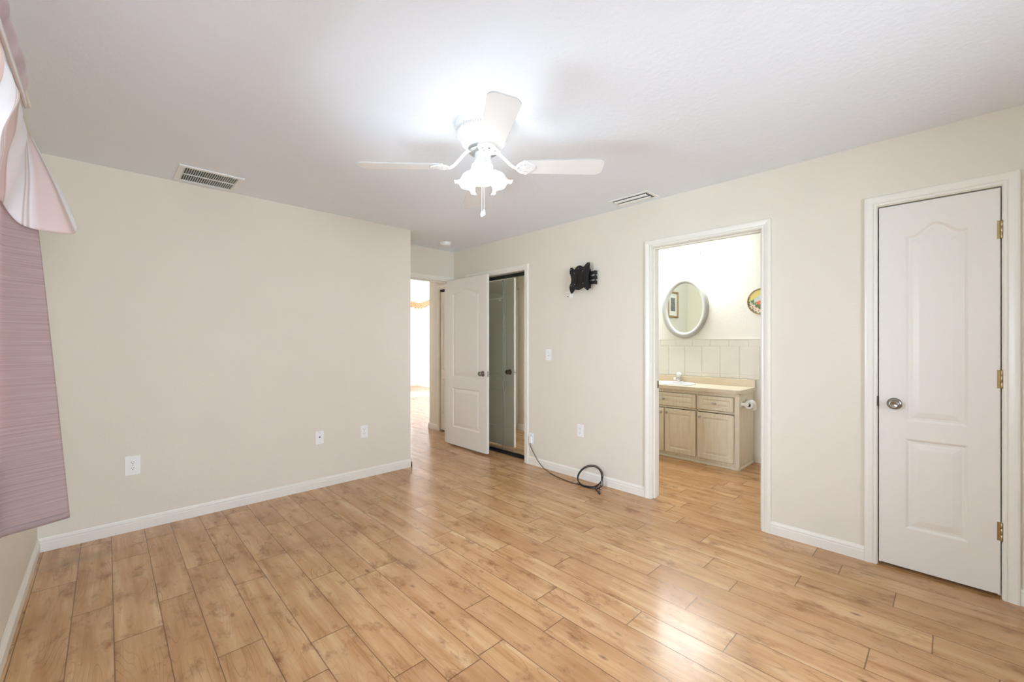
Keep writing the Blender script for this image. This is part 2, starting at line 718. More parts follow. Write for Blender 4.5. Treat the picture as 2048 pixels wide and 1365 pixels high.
wall_x('wall_hall', XH, XH + 0.116, YE + 0.116, 5.39, [(HCL[0] - J, HCL[1] + J, 0, HCL[2] + J)], M['wall'], 'narrow cream hall wall beside the folding closet door')
slab('wall_closet', [((3.93, 2.99, 0), (4.0, YE, CEIL)), ((4.0, YE, 0), (4.1, 5.39, CEIL))], M['wall'], 'closet back wall behind the mirrored doors', 'wall')
slab('wall_hall_left', [((2.08, YE + 0.116, 0), (2.2, 5.39, CEIL))], M['wall'], 'hall wall hidden behind the far bedroom wall', 'wall')
wall_x('wall_bathroom', 5.0, 5.1, YBACK, 3.0, [], M['bathwall'], 'pale bathroom wall carrying the oval mirror and tile')
wall_y('wall_bathroom_end', 2.89, 2.99, XB + 0.116, 5.0, [], M['bathwall'], 'pale bathroom end wall seen in the oval mirror')
slab('wall_bathroom_side', [((XB + 0.116, 0.32, 0), (5.0, 0.42, CEIL))], M['bathwall'], 'bathroom side wall beside the narrow closet', 'wall')
slab('wall_living_near', [((1.4, 5.29, 0), (2.2, 5.39, 2.8)), ((3.591, 5.29, 0), (6.74, 5.39, 2.8)), ((2.2, 5.3, CEIL + 0.12), (3.6, 5.39, 2.8))], M['livingwall'], 'living room wall around the hall opening', 'wall')
wall_y('wall_living_far', 10.88, 11.0, 1.4, 6.74, [(4.3, 6.25, 0.94, 1.85)], M['livingwall'], 'bright white far wall beyond the entry door', 2.8)
wall_x('wall_living_side', 6.62, 6.74, 5.39, 10.88, [], M['livingwall'], 'bright white wall at right of the far corner beyond the entry', 2.8)
wall_x('wall_living_left', 1.4, 1.5, 5.39, 10.88, [(7.0, 10.0, 0.5, 2.2)], M['livingwall'], 'living room wall out of view with the added window', 2.8)

# windows ------------------------------------------------------------------
def window_x(name, x, ya, yb, za, zb, label, facing):
    """double-hung window in a wall x = const"""
    t = thing(name, label, 'window', (x, (ya + yb) / 2, za), kind='structure')
    w2, h = (yb - ya) / 2, zb - za
    b = MB()
    f = 0.045
    for a, q in [((-0.03, -w2, 0), (0.03, -w2 + f, h)), ((-0.03, w2 - f, 0), (0.03, w2, h)), ((-0.03, -w2 + f, 0), (0.03, w2 - f, f)), ((-0.03, -w2 + f, h - f), (0.03, w2 - f, h)),
                 ((-0.022, -0.025, f), (0.022, 0.025, h - f))]:
        b.box(a, q, 0, 0.003, 1)
    b.build('window_frame', M['white'], t)
    b = MB()
    b.box((-0.018, -w2 + f, h / 2 - 0.02), (0.018, -0.025, h / 2 + 0.02), 0, 0.002, 1)
    b.box((-0.018, 0.025, h / 2 - 0.02), (0.018, w2 - f, h / 2 + 0.02), 0, 0.002, 1)
    b.build('meeting_rail', M['white'], t)
    MB().box((-0.003, -w2 + f, f), (0.003, w2 - f, h - f)).build('window_pane', M['glass'], t)
    return t


window_x('window_1', XC - 0.07, WIN[0], WIN[1], WIN[2], WIN[3], 'white framed bedroom window behind the mauve curtain', 1)
portal('daylight_bedroom', (XC - 0.13, (WIN[0] + WIN[1]) / 2, (WIN[2] + WIN[3]) / 2), (0, -PI / 2, 0), WIN[3] - WIN[2], WIN[1] - WIN[0])
t = window_x('added_window_2', 0, -0.85, 0.85, 0, 1.24, 'unseen white framed window added behind the camera to light the bedroom', 1)  # unseen window, added to light the bedroom from behind
t.location = (0.75, YBACK - 0.07, 0.82)
t.rotation_euler = (0, 0, PI / 2)
portal('added_daylight_back', (0.75, YBACK - 0.13, 1.44), (PI / 2, 0, 0), 1.7, 1.24)
t = window_x('window_3', 0, -0.975, 0.975, 0, 0.91, 'window in the far wall of the bright room', 1)
t.location = (5.275, 10.94, 0.94)
t.rotation_euler = (0, 0, PI / 2)
portal('daylight_far', (5.275, 11.02, 1.395), (-PI / 2, 0, 0), 1.95, 0.91)
window_x('added_window_4', 1.45, 7.0, 10.0, 0.5, 2.2, 'wide unseen window added in the side wall to brighten the far room', 1)  # added out of view to brighten the room beyond the entry
portal('added_daylight_living', (1.38, 8.5, 1.35), (0, -PI / 2, 0), 1.7, 3.0)
struct(MB().box((XC - 0.12, WIN[0] - 0.04, WIN[2] - 0.03), (XC + 0.02, WIN[1] + 0.04, WIN[2]), 0, 0.004).build('trim_6', M['trim']), 'white sill under the bedroom window', 'sill')


# baseboards ---------------------------------------------------------------
BP = [(0, 0), (0.013, 0), (0.013, 0.052), (0.0105, 0.056), (0.0105, 0.062), (0.012, 0.065), (0.0085, 0.072), (0.004, 0.079), (0.003, 0.083), (0, 0.083)]


def baseboard(name, runs, label, m=None):
    """runs: (p0, p1, normal)"""
    b = MB()
    for p0, p1, nn in runs:
        p0, p1, nn = Vector(p0), Vector(p1), Vector(nn)
        A = [b.bm.verts.new((p0.x + nn.x * d, p0.y + nn.y * d, z)) for d, z in BP]
        B = [b.bm.verts.new((p1.x + nn.x * d, p1.y + nn.y * d, z)) for d, z in BP]
        n = len(BP)
        for i in range(n):
            b.bm.faces.new([A[i], A[(i + 1) % n], B[(i + 1) % n], B[i]])
        b.bm.faces.new(A[::-1])
        b.bm.faces.new(B)
    return struct(b.build(name, m or M['trim']), label, 'baseboard')


CW = 0.06
baseboard('baseboard_far', [((XC, YA), (XR + 0.013, YA), (0, -1)), ((XR, YA - 0.013), (XR, YE), (1, 0))], 'off-white moulded baseboard along the long far wall')
baseboard('baseboard_left', [((XC, YBACK), (XC, YA), (1, 0))], 'off-white baseboard on the window wall below the curtain')
baseboard('baseboard_right', [((XB, BTH[1] + CW), (XB, CLO[0] - CW), (-1, 0))], 'off-white baseboard behind the coiled black cable')
baseboard('baseboard_right.001', [((XB, LIN[1] + CW), (XB, BTH[0] - CW), (-1, 0))], 'short off-white baseboard between bathroom opening and narrow door')
baseboard('baseboard_right.002', [((XB, YBACK), (XB, LIN[0] - CW), (-1, 0))], 'sliver of baseboard right of the narrow door casing')
baseboard('baseboard_hall', [((XH, HCL[1] + CW), (XH, 5.403), (-1, 0)), ((XH - 0.013, 5.39), (XH + 0.3, 5.39), (0, 1))], 'off-white baseboard wrapping the hall wall corner')
baseboard('baseboard_living', [((1.5, 10.88), (6.62, 10.88), (0, -1)), ((6.62, 5.4), (6.62, 10.88), (-1, 0))], 'pale baseboard in the far bright room')
baseboard('baseboard_bathroom', [((5.0, 0.42), (5.0, 1.44), (-1, 0)), ((XB + 0.116, 2.89), (4.5, 2.89), (0, -1))], 'white baseboard on the bathroom wall beside the vanity')

# door and closet casings ----------------------------------------------------
CP = [(0.004, 0), (0.004, 0.009), (0.008, 0.011), (0.016, 0.011), (0.019, 0.008), (0.023, 0.012), (0.040, 0.0165), (0.048, 0.0175), (0.056, 0.0165), (0.06, 0.012), (0.06, 0)]


def casing(b, mapf, a0, a1, top, left=True, right=True):
    """mitred three-sided casing; mapf(a, z, proud)"""
    cols = []
    for o, hh in CP:
        pts = [(a0 - o, 0), (a0 - o, top + o), (a1 + o, top + o), (a1 + o, 0)]
        cols.append([b.bm.verts.new(mapf(a, z, hh)) for a, z in pts])
    segs = [i for i, on in ((0, left), (1, True), (2, right)) if on]
    for p, q in zip(cols, cols[1:]):
        for i in segs:
            b.bm.faces.new([p[i], p[i + 1], q[i + 1], q[i]])
    for idx in (0, 3):
        if (idx == 0 and left) or (idx == 3 and right):
            b.bm.faces.new([cc[idx] for cc in cols])


def jamb_x(b, x0, x1, ya, yb, top, stop=None):
    b.box((x0, ya - J, 0), (x1, ya, top + J))
    b.box((x0, yb, 0), (x1, yb + J, top + J))
    b.box((x0, ya, top), (x1, yb, top + J))
    if stop:
        s0, s1 = stop
        b.box((s0, ya, 0), (s1, ya + 0.011, top))
        b.box((s0, yb - 0.011, 0), (s1, yb, top))
        b.box((s0, ya + 0.011, top - 0.011), (s1, yb - 0.011, top))


mx = lambda X: (lambda a, z, h: (X - h, a, z))
my = lambda Y: (lambda a, z, h: (a, Y - h, z))
b = MB()
casing(b, mx(XB), CLO[0], CLO[1], CLO[2])
jamb_x(b, XB, XB + 0.116, CLO[0], CLO[1], CLO[2])
struct(b.build('trim_1', M['trim']), 'off-white casing around the mirrored closet opening', 'door casing')
b = MB()
casing(b, mx(XB), BTH[0], BTH[1], BTH[2])
casing(b, lambda a, z, h: (XB + 0.116 + h, a, z), BTH[0], BTH[1], BTH[2])
jamb_x(b, XB, XB + 0.116, BTH[0], BTH[1], BTH[2], (XB + 0.03, XB + 0.068))
tb = struct(b.build('trim_2', M['trim']), 'off-white casing and jamb of the open bathroom doorway', 'door casing')
MB().box((XB + 0.078, BTH[1] - 0.003, 0.90), (XB + 0.112, BTH[1] + 0.001, 0.96), 0, 0.001, 1).build('strike_plate', M['bronze'], tb)
for z in (0.30, 1.04, 1.80):
    MB().box((XB + 0.072, BTH[0] - 0.001, z), (XB + 0.11, BTH[0] + 0.003, z + 0.09), 0, 0.001, 1).build('hinge_leaf', M['bronze'], tb)
b = MB()
casing(b, mx(XB), LIN[0], LIN[1], LIN[2])
jamb_x(b, XB, XB + 0.116, LIN[0], LIN[1], LIN[2], (XB + 0.046, XB + 0.08))
tl = struct(b.build('trim_3', M['trim']), 'off-white casing around the narrow closed door', 'door casing')
MB().box((XB - 0.0025, LIN[1] - 0.003, 0.915), (XB + 0.03, LIN[1] + 0.007, 0.972), 0, 0.001, 1).build('strike_plate', M['bronze'], tl)
b = MB()
casing(b, my(YE), ENT[0], ENT[1], ENT[2], left=False)
for v in b.bm.verts:
    v.co.x = min(v.co.x, XB - 0.0005)
for bx in [((ENT[0] - J, YE, 0), (ENT[0], YE + 0.116, ENT[2] + J)), ((ENT[1], YE, 0), (ENT[1] + J, YE + 0.116, ENT[2] + J)), ((ENT[0], YE, ENT[2]), (ENT[1], YE + 0.116, ENT[2] + J)),
           ((XR + 0.001, YE - 0.012, 0.084), (ENT[0] - 0.004, YE, ENT[2] + 0.004)),
           ((ENT[1] - 0.011, YE + 0.05, 0), (ENT[1], YE + 0.085, ENT[2])), ((ENT[0], YE + 0.05, ENT[2] - 0.011), (ENT[1], YE + 0.085, ENT[2]))]:
    b.box(*bx)
struct(b.build('trim_4', M['trim']), 'off-white head casing over the entry doorway', 'door casing')
b = MB()
casing(b, mx(XH), HCL[0], HCL[1], HCL[2])
jamb_x(b, XH, XH + 0.116, HCL[0], HCL[1], HCL[2])
struct(b.build('trim_5', M['trim']), 'off-white casing of the hall closet beyond the entry door', 'door casing')


# moulded doors --------------------------------------------------------------
def panel_outline(l, r, b_, t_, rise, d, n=28):
    pts = [(l + d, b_ + d), (r - d, b_ + d)]
    for i in range(n + 1):
        s = i / n
        x = (r - d) + (l - r + 2 * d) * s
        q = min(max((s - 0.1) / 0.8, 0), 1)
        z = t_ - d + rise * (0.5 - 0.5 * math.cos(2 * PI * q)) ** 0.85
        pts.append((x, z))
    return pts


def make_door(name, w, h, t, panels, m, loc, label, cat='door', kind='structure', rz=-PI / 2):
    b = MB()
    rect = [(0, 0), (w, 0), (w, h), (0, h)]
    prof = [(0.0, 0.0), (0.006, 0.004), (0.012, 0.0085), (0.022, 0.0085), (0.03, 0.006), (0.052, 0.0015), (0.055, 0.001)]
    for side in (-1, 1):
        mp = lambda u, v, dep: Vector((u, side * (t / 2 - dep), v))
        outs = [panel_outline(*p, 0.0) for p in panels]
        loops = [rect] + outs
        flat = [p for l in loops for p in l]
        vs = [b.bm.verts.new(mp(p[0], p[1], 0)) for p in flat]
        for tri in tessellate_polygon([[Vector((p[0], p[1], 0)) for p in l] for l in loops]):
            b.bm.faces.new([vs[i] for i in tri])
        i = len(rect)
        for p, o in zip(panels, outs):
            prev = vs[i:i + len(o)]
            i += len(o)
            for d, dep in prof[1:]:
                cur = [b.bm.verts.new(mp(q[0], q[1], dep)) for q in panel_outline(*p, d)]
                for j in range(len(cur)):
                    k = (j + 1) % len(cur)
                    b.bm.faces.new([prev[j], prev[k], cur[k], cur[j]])
                prev = cur
            b.bm.faces.new(prev)
        if side == -1:
            front = vs[:4]
        else:
            for j in range(4):
                k = (j + 1) % 4
                b.bm.faces.new([front[j], front[k], vs[k], vs[j]])
    o = b.build(name, m, None, loc, rz)
    return tag(o, label, cat, kind=kind)


def knob(parent, x, z, side, m, t=0.035, style='turned'):
    """door knob on a local face: side -1 front, 1 back"""
    b = MB()
    rot = Matrix.Rotation(PI / 2 if side < 0 else -PI / 2, 4, 'X')
    b.lathe([(0.0, 0.0), (0.033, 0.0), (0.033, 0.003), (0.029, 0.008), (0.02, 0.010), (0.013, 0.013), (0.012, 0.028), (0.017, 0.034), (0.0255, 0.041), (0.027, 0.049), (0.024, 0.056), (0.017, 0.059), (0.012, 0.056), (0.0, 0.055)],
            (x, side * t / 2, z), 28, 0, rot)
    return b.build('door_knob', m, parent)


def hinge(parent, x, z, h, y, m):
    b = MB()
    b.lathe([(0, 0), (0.006, 0), (0.007, 0.002), (0.007, h / 3 - 0.001), (0.0062, h / 3), (0.007, h / 3 + 0.001), (0.007, 2 * h / 3), (0.0062, 2 * h / 3 + 0.001), (0.007, 2 * h / 3 + 0.002), (0.007, h - 0.002), (0.004, h), (0, h)], (x, y, z), 14)
    b.box((x - 0.016, y + 0.004, z), (x + 0.018, y + 0.0062, z + h))
    return b.build('hinge', m, parent)


z0 = 0.02
d1 = make_door('door_1', 0.459, 2.036, 0.035, [(0.112, 0.349, 0.842 - z0, 1.876 - z0, 0.058), (0.112, 0.349, 0.244 - z0, 0.744 - z0, 0.0)], M['door'], (XB + 0.021, 0.2825, z0),
               'narrow closed off-white two-panel door with arched top panel and brass hinges')
knob(d1, 0.066, 0.934 - z0, -1, M['nickel'])
for z in (1.80, 1.052, 0.29):
    hinge(d1, 0.4635, z - z0, 0.092, -0.0225, M['brass'])
z0 = 0.02
d2 = make_door('door_2', 0.775, 2.032, 0.035, [(0.125, 0.65, 0.856 - z0, 1.876 - z0, 0.052), (0.125, 0.65, 0.24 - z0, 0.725 - z0, 0.0)], M['door'], (3.1025, 4.39, z0),
               'off-white arched two-panel entry door standing open against the mirrored closet')
knob(d2, 0.706, 0.924 - z0, -1, M['nickel'])
knob(d2, 0.706, 0.924 - z0, 1, M['bronze'])
MB().box((0.774, -0.0125, 0.87), (0.7765, 0.0125, 0.935), 0, 0.001, 1).box((0.776, -0.007, 0.894), (0.786, 0.006, 0.912), 0, 0.002, 1).build('latch_plate', M['steel'], d2)
for z in (1.78, 1.0, 0.2):
    hinge(d2, -0.004, z, 0.09, 0.0165, M['bronze'])
# rail on the back of the entry door, seen in the closet mirror
b = MB()
b.tube([(0.16, 0.06, 1.80), (0.60, 0.06, 1.80)], 0.008, 10)
for x in (0.17, 0.59):
    b.tube([(x, 0.017, 1.80), (x, 0.06, 1.80)], 0.009, 10)
    b.tube([(x, 0.06, 1.80), (x, 0.066, 1.775), (x, 0.082, 1.768), (x, 0.09, 1.78)], 0.005, 8)
b.build('towel_rail', M['white'], d2)
d3 = make_door('door_3', 0.30, 1.985, 0.03, [(0.045, 0.255, 0.86, 1.82, 0.05), (0.045, 0.255, 0.22, 0.74, 0.0)], M['door'], (XH + 0.024, 5.105, 0.022),
               'pale folding closet door in the hall beyond the entry')
dd = make_door('door_4', 0.205, 1.985, 0.03, [(0.045, 0.16, 0.86, 1.82, 0.03), (0.045, 0.16, 0.22, 0.74, 0.0)], M['door'], (XH + 0.024, 4.803, 0.022),
               'second leaf of the hall folding closet door behind the open entry door')
tag(MB().box((XH + 0.004, HCL[0], 2.012), (XH + 0.07, HCL[1], 2.044)).build('door_track', M['track']), 'black overhead track of the hall folding closet door', 'door track')

# mirrored closet doors -------------------------------------------------------
def mirror_leaf(ya, yb, label, rz=0.0):
    t = thing('mirrored_closet_door', label, 'mirrored door', (3.315, ya, 0.036), rz, 'mirrored closet doors')
    w_, h_ = yb - ya, 1.985
    MB().box((0, 0.004, 0.004), (0.006, w_ - 0.004, h_ - 0.004)).build('mirror_glass', M['closetmirror'], t)
    b = MB()
    for a, q in [((-0.002, 0, 0), (0.022, 0.004, h_)), ((-0.002, w_ - 0.004, 0), (0.022, w_, h_)), ((-0.002, 0.004, 0), (0.022, w_ - 0.004, 0.005)), ((-0.002, 0.004, h_ - 0.005), (0.022, w_ - 0.004, h_)), ((0.008, 0.004, 0.005), (0.02, w_ - 0.004, h_ - 0.005))]:
        b.box(a, q)
    b.build('door_frame', M['alu'], t)


mirror_leaf(3.147, 3.585, 'tall mirrored closet door panel beside the right casing')
mirror_leaf(3.588, 4.095, 'tall mirrored closet door panel mostly hidden behind the open entry door')
tag(MB().box((3.29, CLO[0], 2.022), (3.33, CLO[1], 2.055)).build('door_track', M['track']), 'black overhead track above the mirrored closet doors', 'door track')
tag(MB().box((3.285, CLO[0], 0.0), (3.325, CLO[1], 0.012)).box((3.3, CLO[0], 0.012), (3.315, CLO[1], 0.03)).build('door_track', M['track']), 'black floor track under the mirrored closet doors', 'door track')

# ceiling fan -----------------------------------------------------------------
FX, FY = 1.439, 1.717
fan = thing('ceiling_fan', 'white four-blade flush ceiling fan with three lit tulip lamps', 'ceiling fan', (FX, FY, CEIL))
b = MB()
b.lathe([(0, 0), (0.143, 0), (0.1445, -0.004), (0.1435, -0.014), (0.1445, -0.018), (0.1445, -0.034), (0.14, -0.037), (0.14, -0.060), (0.1435, -0.063), (0.142, -0.072), (0.131, -0.085), (0.126, -0.088), (0.092, -0.125), (0.083, -0.131), (0.0, -0.131)], seg=64)
b.build('motor_housing', M['fanwhite'], fan, smooth=40)
b = MB()
for i in range(72):
    an = 2 * PI * i / 72
    d = Vector((math.cos(an), math.sin(an), 0))
    e = Vector((-math.sin(an), math.cos(an), 0))
    p = d * 0.1402
    q = [p + e * s * 0.0022 + Vector((0, 0, zz)) for s in (-1, 1) for zz in (-0.042, -0.056)]
    vv = [b.bm.verts.new(x + d * 0.0006) for x in (q[0], q[1], q[3], q[2])]
    b.bm.faces.new(vv)
b.build('vent_slots', M['bladeedge'], fan)
b = MB()
for i in range(30):
    an = 2 * PI * i / 30
    d = Vector((math.cos(an), math.sin(an), 0))
    b.tube([d * 0.122 + Vector((0, 0, -0.0935)), d * 0.098 + Vector((0, 0, -0.1195))], 0.0028, 6)
b.build('housing_ribs', M['fanwhite'], fan)
b = MB()
b.lathe([(0, -0.131), (0.077, -0.131), (0.079, -0.135), (0.077, -0.15), (0.052, -0.156), (0.0, -0.156)], seg=40)
b.build('flywheel', M['alu'], fan, smooth=40)
b = MB()
b.lathe([(0, -0.156), (0.043, -0.156), (0.044, -0.16), (0.044, -0.196), (0.047, -0.2), (0.047, -0.206), (0.043, -0.21), (0.0, -0.211)], seg=40)
b.build('switch_housing', M['fanwhite'], fan, smooth=40)
b = MB()
b.lathe([(0, -0.211), (0.04, -0.211), (0.052, -0.216), (0.055, -0.224), (0.05, -0.236), (0.034, -0.246), (0.014, -0.252), (0.010, -0.262), (0, -0.264)], seg=40)
b.build('light_fitter', M['fanwhite'], fan, smooth=40)


def blade_part(ang, R):
    """blade along +x in its own frame, with its iron; pitched about its length"""
    zb = -0.226
    root = bpy.data.objects.new('blade', None)
    b = MB()
    pts = []
    r0, w0, w1 = 0.205, 0.056, 0.069
    rc = 0.03
    for an in range(0, 91, 15):
        a_ = math.radians(an)
        pts.append((R - rc + rc * math.sin(a_) * 1.0, -(w1 - rc) - rc * math.cos(a_)))
    for an in range(0, 91, 15):
        a_ = math.radians(an)
        pts.append((R - rc + rc * math.cos(a_), (w1 - rc) + rc * math.sin(a_)))
    pts += [(r0 + 0.015, w0), (r0, w0 - 0.012), (r0, -w0 + 0.012), (r0 + 0.015, -w0)]
    # slightly bowed tip
    pts = [(x + (0.012 * (1 - (y / w1) ** 2) if x > R - rc else 0), y) for x, y in pts]
    b.poly(pts, [], lambda u, v, hh: (u, v, hh), -0.003, 0.003)
    for f in b.bm.faces:
        if abs(f.normal.z) < 0.5:
            f.normal_update()
    bl = b.build('blade', [M['blade'], M['bladeedge']], fan, (0, 0, zb), 0)
    for p in bl.data.polygons:
        if abs(p.normal.z) < 0.5:
            p.material_index = 1
    bl.rotation_euler = (math.radians(-10.5), 0, ang)
    # iron: curved arm plus a lobed, pierced plate under the blade
    b = MB()
    path = []
    for i in range(13):
        s = i / 12
        x = 0.06 + 0.125 * s
        z = 0.083 - 0.092 * (3 * s * s - 2 * s ** 3) + 0.0
        path.append((x, 0, z))
    b.tube(path, lambda s: 0.0085 - 0.001 * s, 10)
    out = []
    lob = [(0.175, 0.016), (0.187, 0.034), (0.2, 0.048), (0.213, 0.05), (0.222, 0.058), (0.234, 0.056), (0.238, 0.046), (0.247, 0.04), (0.256, 0.03), (0.268, 0.022), (0.276, 0.01), (0.278, 0.0)]
    out = [(x, y) for x, y in lob] + [(x, -y) for x, y in lob[-2::-1]]
    hole = lambda cx, cy_, rx, ry, an: [(cx + rx * math.cos(2 * PI * i / 12) * math.cos(an) - ry * math.sin(2 * PI * i / 12) * math.sin(an), cy_ + rx * math.cos(2 * PI * i / 12) * math.sin(an) + ry * math.sin(2 * PI * i / 12) * math.cos(an)) for i in range(12)]
    holes = [hole(0.202, 0.02, 0.012, 0.006, 0.9), hole(0.202, -0.02, 0.012, 0.006, -0.9), hole(0.226, 0.03, 0.010, 0.005, 0.3), hole(0.226, -0.03, 0.010, 0.005, -0.3), hole(0.24, 0.0, 0.012, 0.005, 0)]
    b.poly(out, holes, lambda u, v, hh: (u, v, hh), -0.0095, -0.0035)
    for x, y in ((0.215, 0.042), (0.215, -0.042), (0.262, 0.0)):
        b.sphere((x, y, -0.0095), 0.004, 0, 8, (1, 1, 0.5))
    b.build('blade_iron', M['fanwhite'], bl)
    return bl


blade_part(math.radians(-44), 0.628)
blade_part(math.radians(56), 0.655)
blade_part(math.radians(138), 0.645)
blade_part(math.radians(-122.5), 0.655)


def lamp_arm(ang, first=None):
    d = Vector((math.cos(ang), math.sin(ang), 0))
    axis = (d * math.sin(math.radians(38)) + Vector((0, 0, -math.cos(math.radians(38))))).normalized()
    q = axis.to_track_quat('Z', 'Y').to_matrix().to_4x4()
    base = d * 0.05 + Vector((0, 0, -0.232))
    b = MB()
    b.tube([d * 0.03 + Vector((0, 0, -0.228)), base, base + axis * 0.012], 0.011, 10)
    b.lathe([(0, 0), (0.02, 0), (0.024, 0.004), (0.024, 0.016), (0.02, 0.02), (0, 0.02)], base + axis * 0.008, 20, 0, q)
    b.build('lamp_socket', M['fanwhite'], fan)

    def ruffle(i, an, r, z):
        k = max(0, (i - 5)) / 4.0
        return r * (1 + 0.10 * k * math.cos(6 * an)), z - 0.006 * k * math.cos(6 * an)
    b = MB()
    b.lathe([(0.021, 0.012), (0.026, 0.02), (0.036, 0.032), (0.043, 0.046), (0.045, 0.06), (0.044, 0.074), (0.047, 0.088), (0.055, 0.1), (0.064, 0.107), (0.066, 0.109)], base, 48, 0, q, wav=ruffle)
    sh = b.build('lamp_shade', M['shade'], fan)
    b = MB()
    b.lathe([(0.0, 0.02), (0.011, 0.022), (0.012, 0.035), (0.02, 0.052), (0.022, 0.062), (0.018, 0.076), (0.008, 0.083), (0, 0.084)], base, 20, 0, q)
    b.build('bulb', M['bulb'], sh)
    ld = bpy.data.lights.new('fan_bulb', 'POINT')
    ld.energy = FAN_W
    ld.color = (0.88, 0.965, 1.03)
    ld.shadow_soft_size = 0.022
    lo = bpy.data.objects.new('fan_bulb', ld)
    lo.location = Vector((FX, FY, CEIL)) + base + axis * 0.062
    COL.objects.link(lo)


for a_ in (-134, -14, 106):
    lamp_arm(math.radians(a_))
for dx, zend in ((-0.006, -0.462), (0.006, -0.455)):
    px = 0.72 * dx - 0.0
    py = -0.69 * dx
    b = MB()
    n = 60
    for i in range(n):
        b.sphere((px, py, -0.26 + (zend + 0.26) * i / n), 0.0016, 0, 6)
    b.tube([(px, py, -0.26), (px, py, zend)], 0.0008, 6)
    ch = b.build('pull_chain', M['fanwhite'], fan)
    b = MB()
    b.lathe([(0, 0.004), (0.003, 0.003), (0.0045, -0.004), (0.008, -0.014), (0.0085, -0.022), (0.005, -0.03), (0, -0.032)], (px, py, zend), 14)
    b.build('chain_pull', M['fanwhite'], ch)

# ceiling vents and detector --------------------------------------------------
v1 = thing('return_air_vent', 'square white return air grille with dark slots on ceiling near far wall', 'air vent', (0.521, 3.628, CEIL))
b = MB()
hw, hd = 0.183, 0.172
for a, q in [((-hw, -hd, -0.008), (hw, -hd + 0.03, 0)), ((-hw, hd - 0.03, -0.008), (hw, hd, 0)), ((-hw, -hd + 0.03, -0.008), (-hw + 0.032, hd - 0.03, 0)), ((hw - 0.032, -hd + 0.03, -0.008), (hw, hd - 0.03, 0)), ((-hw + 0.032, -0.006, -0.007), (hw - 0.032, 0.006, -0.001))]:
    b.box(a, q, 0, 0.002, 1)
b.build('vent_frame', M['white'], v1)
b = MB()
n = 24
for i in range(n):
    x = -hw + 0.036 + (2 * hw - 0.072) * i / (n - 1)
    for ya, yb in ((-hd + 0.03, -0.006), (0.006, hd - 0.03)):
        b.poly([(x - 0.0022, -0.001), (x - 0.0012, -0.001), (x + 0.0022, -0.0072), (x + 0.0012, -0.0072)], [], lambda u, v, hh: (u, hh, v), ya, yb)
b.build('louvers', M['white'], v1)
MB().box((-hw + 0.03, -hd + 0.028, -0.0008), (hw - 0.03, hd - 0.028, -0.0002)).build('vent_backing', M['dark'], v1)

v2 = thing('supply_air_vent', 'white supply register with two long louvers near bathroom opening', 'air vent', (3.06, 1.77, CEIL))
b = MB()
hw, hd = 0.092, 0.175
for a, q in [((-hw, -hd, -0.005), (-hw + 0.022, hd, 0)), ((hw - 0.022, -hd, -0.005), (hw, hd, 0)), ((-hw + 0.022, -hd, -0.005), (hw - 0.022, -hd + 0.022, 0)), ((-hw + 0.022, hd - 0.022, -0.005), (hw - 0.022, hd, 0))]:
    b.box(a, q, 0, 0.0015, 1)
b.build('vent_frame', M['white'], v2)
for cx in (-0.035, 0.035):
    b = MB()
    prof = [(cx + 0.019 * math.sin(t_), -0.016 + 0.011 * (1 - math.cos(t_))) for t_ in [math.radians(x) for x in range(-75, 76, 15)]]
    prof2 = [(x, z + 0.002) for x, z in prof[::-1]]
    b.poly(prof + prof2, [], lambda u, v, hh: (u, hh, v), -hd + 0.034, hd - 0.034)
    b.build('louver', M['white'], v2)
MB().box((-hw + 0.02, -hd + 0.02, -0.001), (hw - 0.02, hd - 0.02, -0.0002)).build('vent_backing', mat('shadowed_duct_grey', rgb(140, 138, 134), 0.8), v2)

sm = thing('smoke_detector', 'round white smoke detector on alcove ceiling', 'smoke detector', (2.836, 4.06, CEIL))
MB().lathe([(0, 0), (0.066, 0), (0.067, -0.004), (0.066, -0.012), (0, -0.012)], seg=40).build('mounting_base', M['white'], sm, smooth=40)
MB().lathe([(0, -0.012), (0.060, -0.012), (0.060, -0.02), (0.056, -0.022), (0.056, -0.03), (0.048, -0.037), (0.02, -0.04), (0, -0.04)], seg=40).build('cover', M['white'], sm, smooth=40)


# wall plates -----------------------------------------------------------------
def plate_body(t, w_=0.072, h_=0.116):
    MB().box((-w_ / 2, -0.0055, -h_ / 2), (w_ / 2, 0, h_ / 2), 0, 0.003, 2).build('cover_plate', M['white'], t)


def duplex(loc, rz, label, w_=0.072, h_=0.116):
    t = thing('power_outlet', label, 'power outlet', loc, rz, 'power outlets')
    plate_body(t, w_, h_)
    for s in (1, -1):
        b = MB()
        out = []
        for i in range(24):
            an = 2 * PI * i / 24
            out.append((0.0172 * math.cos(an), max(-0.0125, min(0.0125, 0.0172 * math.sin(an))) + s * 0.0195))
        b.poly(out, [], lambda u, v, hh: (u, hh, v), -0.0075, -0.005)
        rc = b.build('receptacle', M['white'], t)
        b = MB()
        b.box((-0.0075, -0.0079, s * 0.0195 - 0.001), (-0.0055, -0.0074, s * 0.0195 + 0.008))
        b.box((0.0055, -0.0079, s * 0.0195), (0.0075, -0.0074, s * 0.0195 + 0.008))
        b.box((-0.0022, -0.0079, s * 0.0195 - 0.009), (0.0022, -0.0074, s * 0.0195 - 0.0045), 0)
        b.build('slots', M['dark'], rc)
    MB().lathe([(0, 0.0062), (0.0028, 0.0062), (0.0032, 0.005), (0, 0.005)], (0, 0, 0), 10, 0, Matrix.Rotation(PI / 2, 4, 'X')).build('screw', M['steel'], t)
    return t


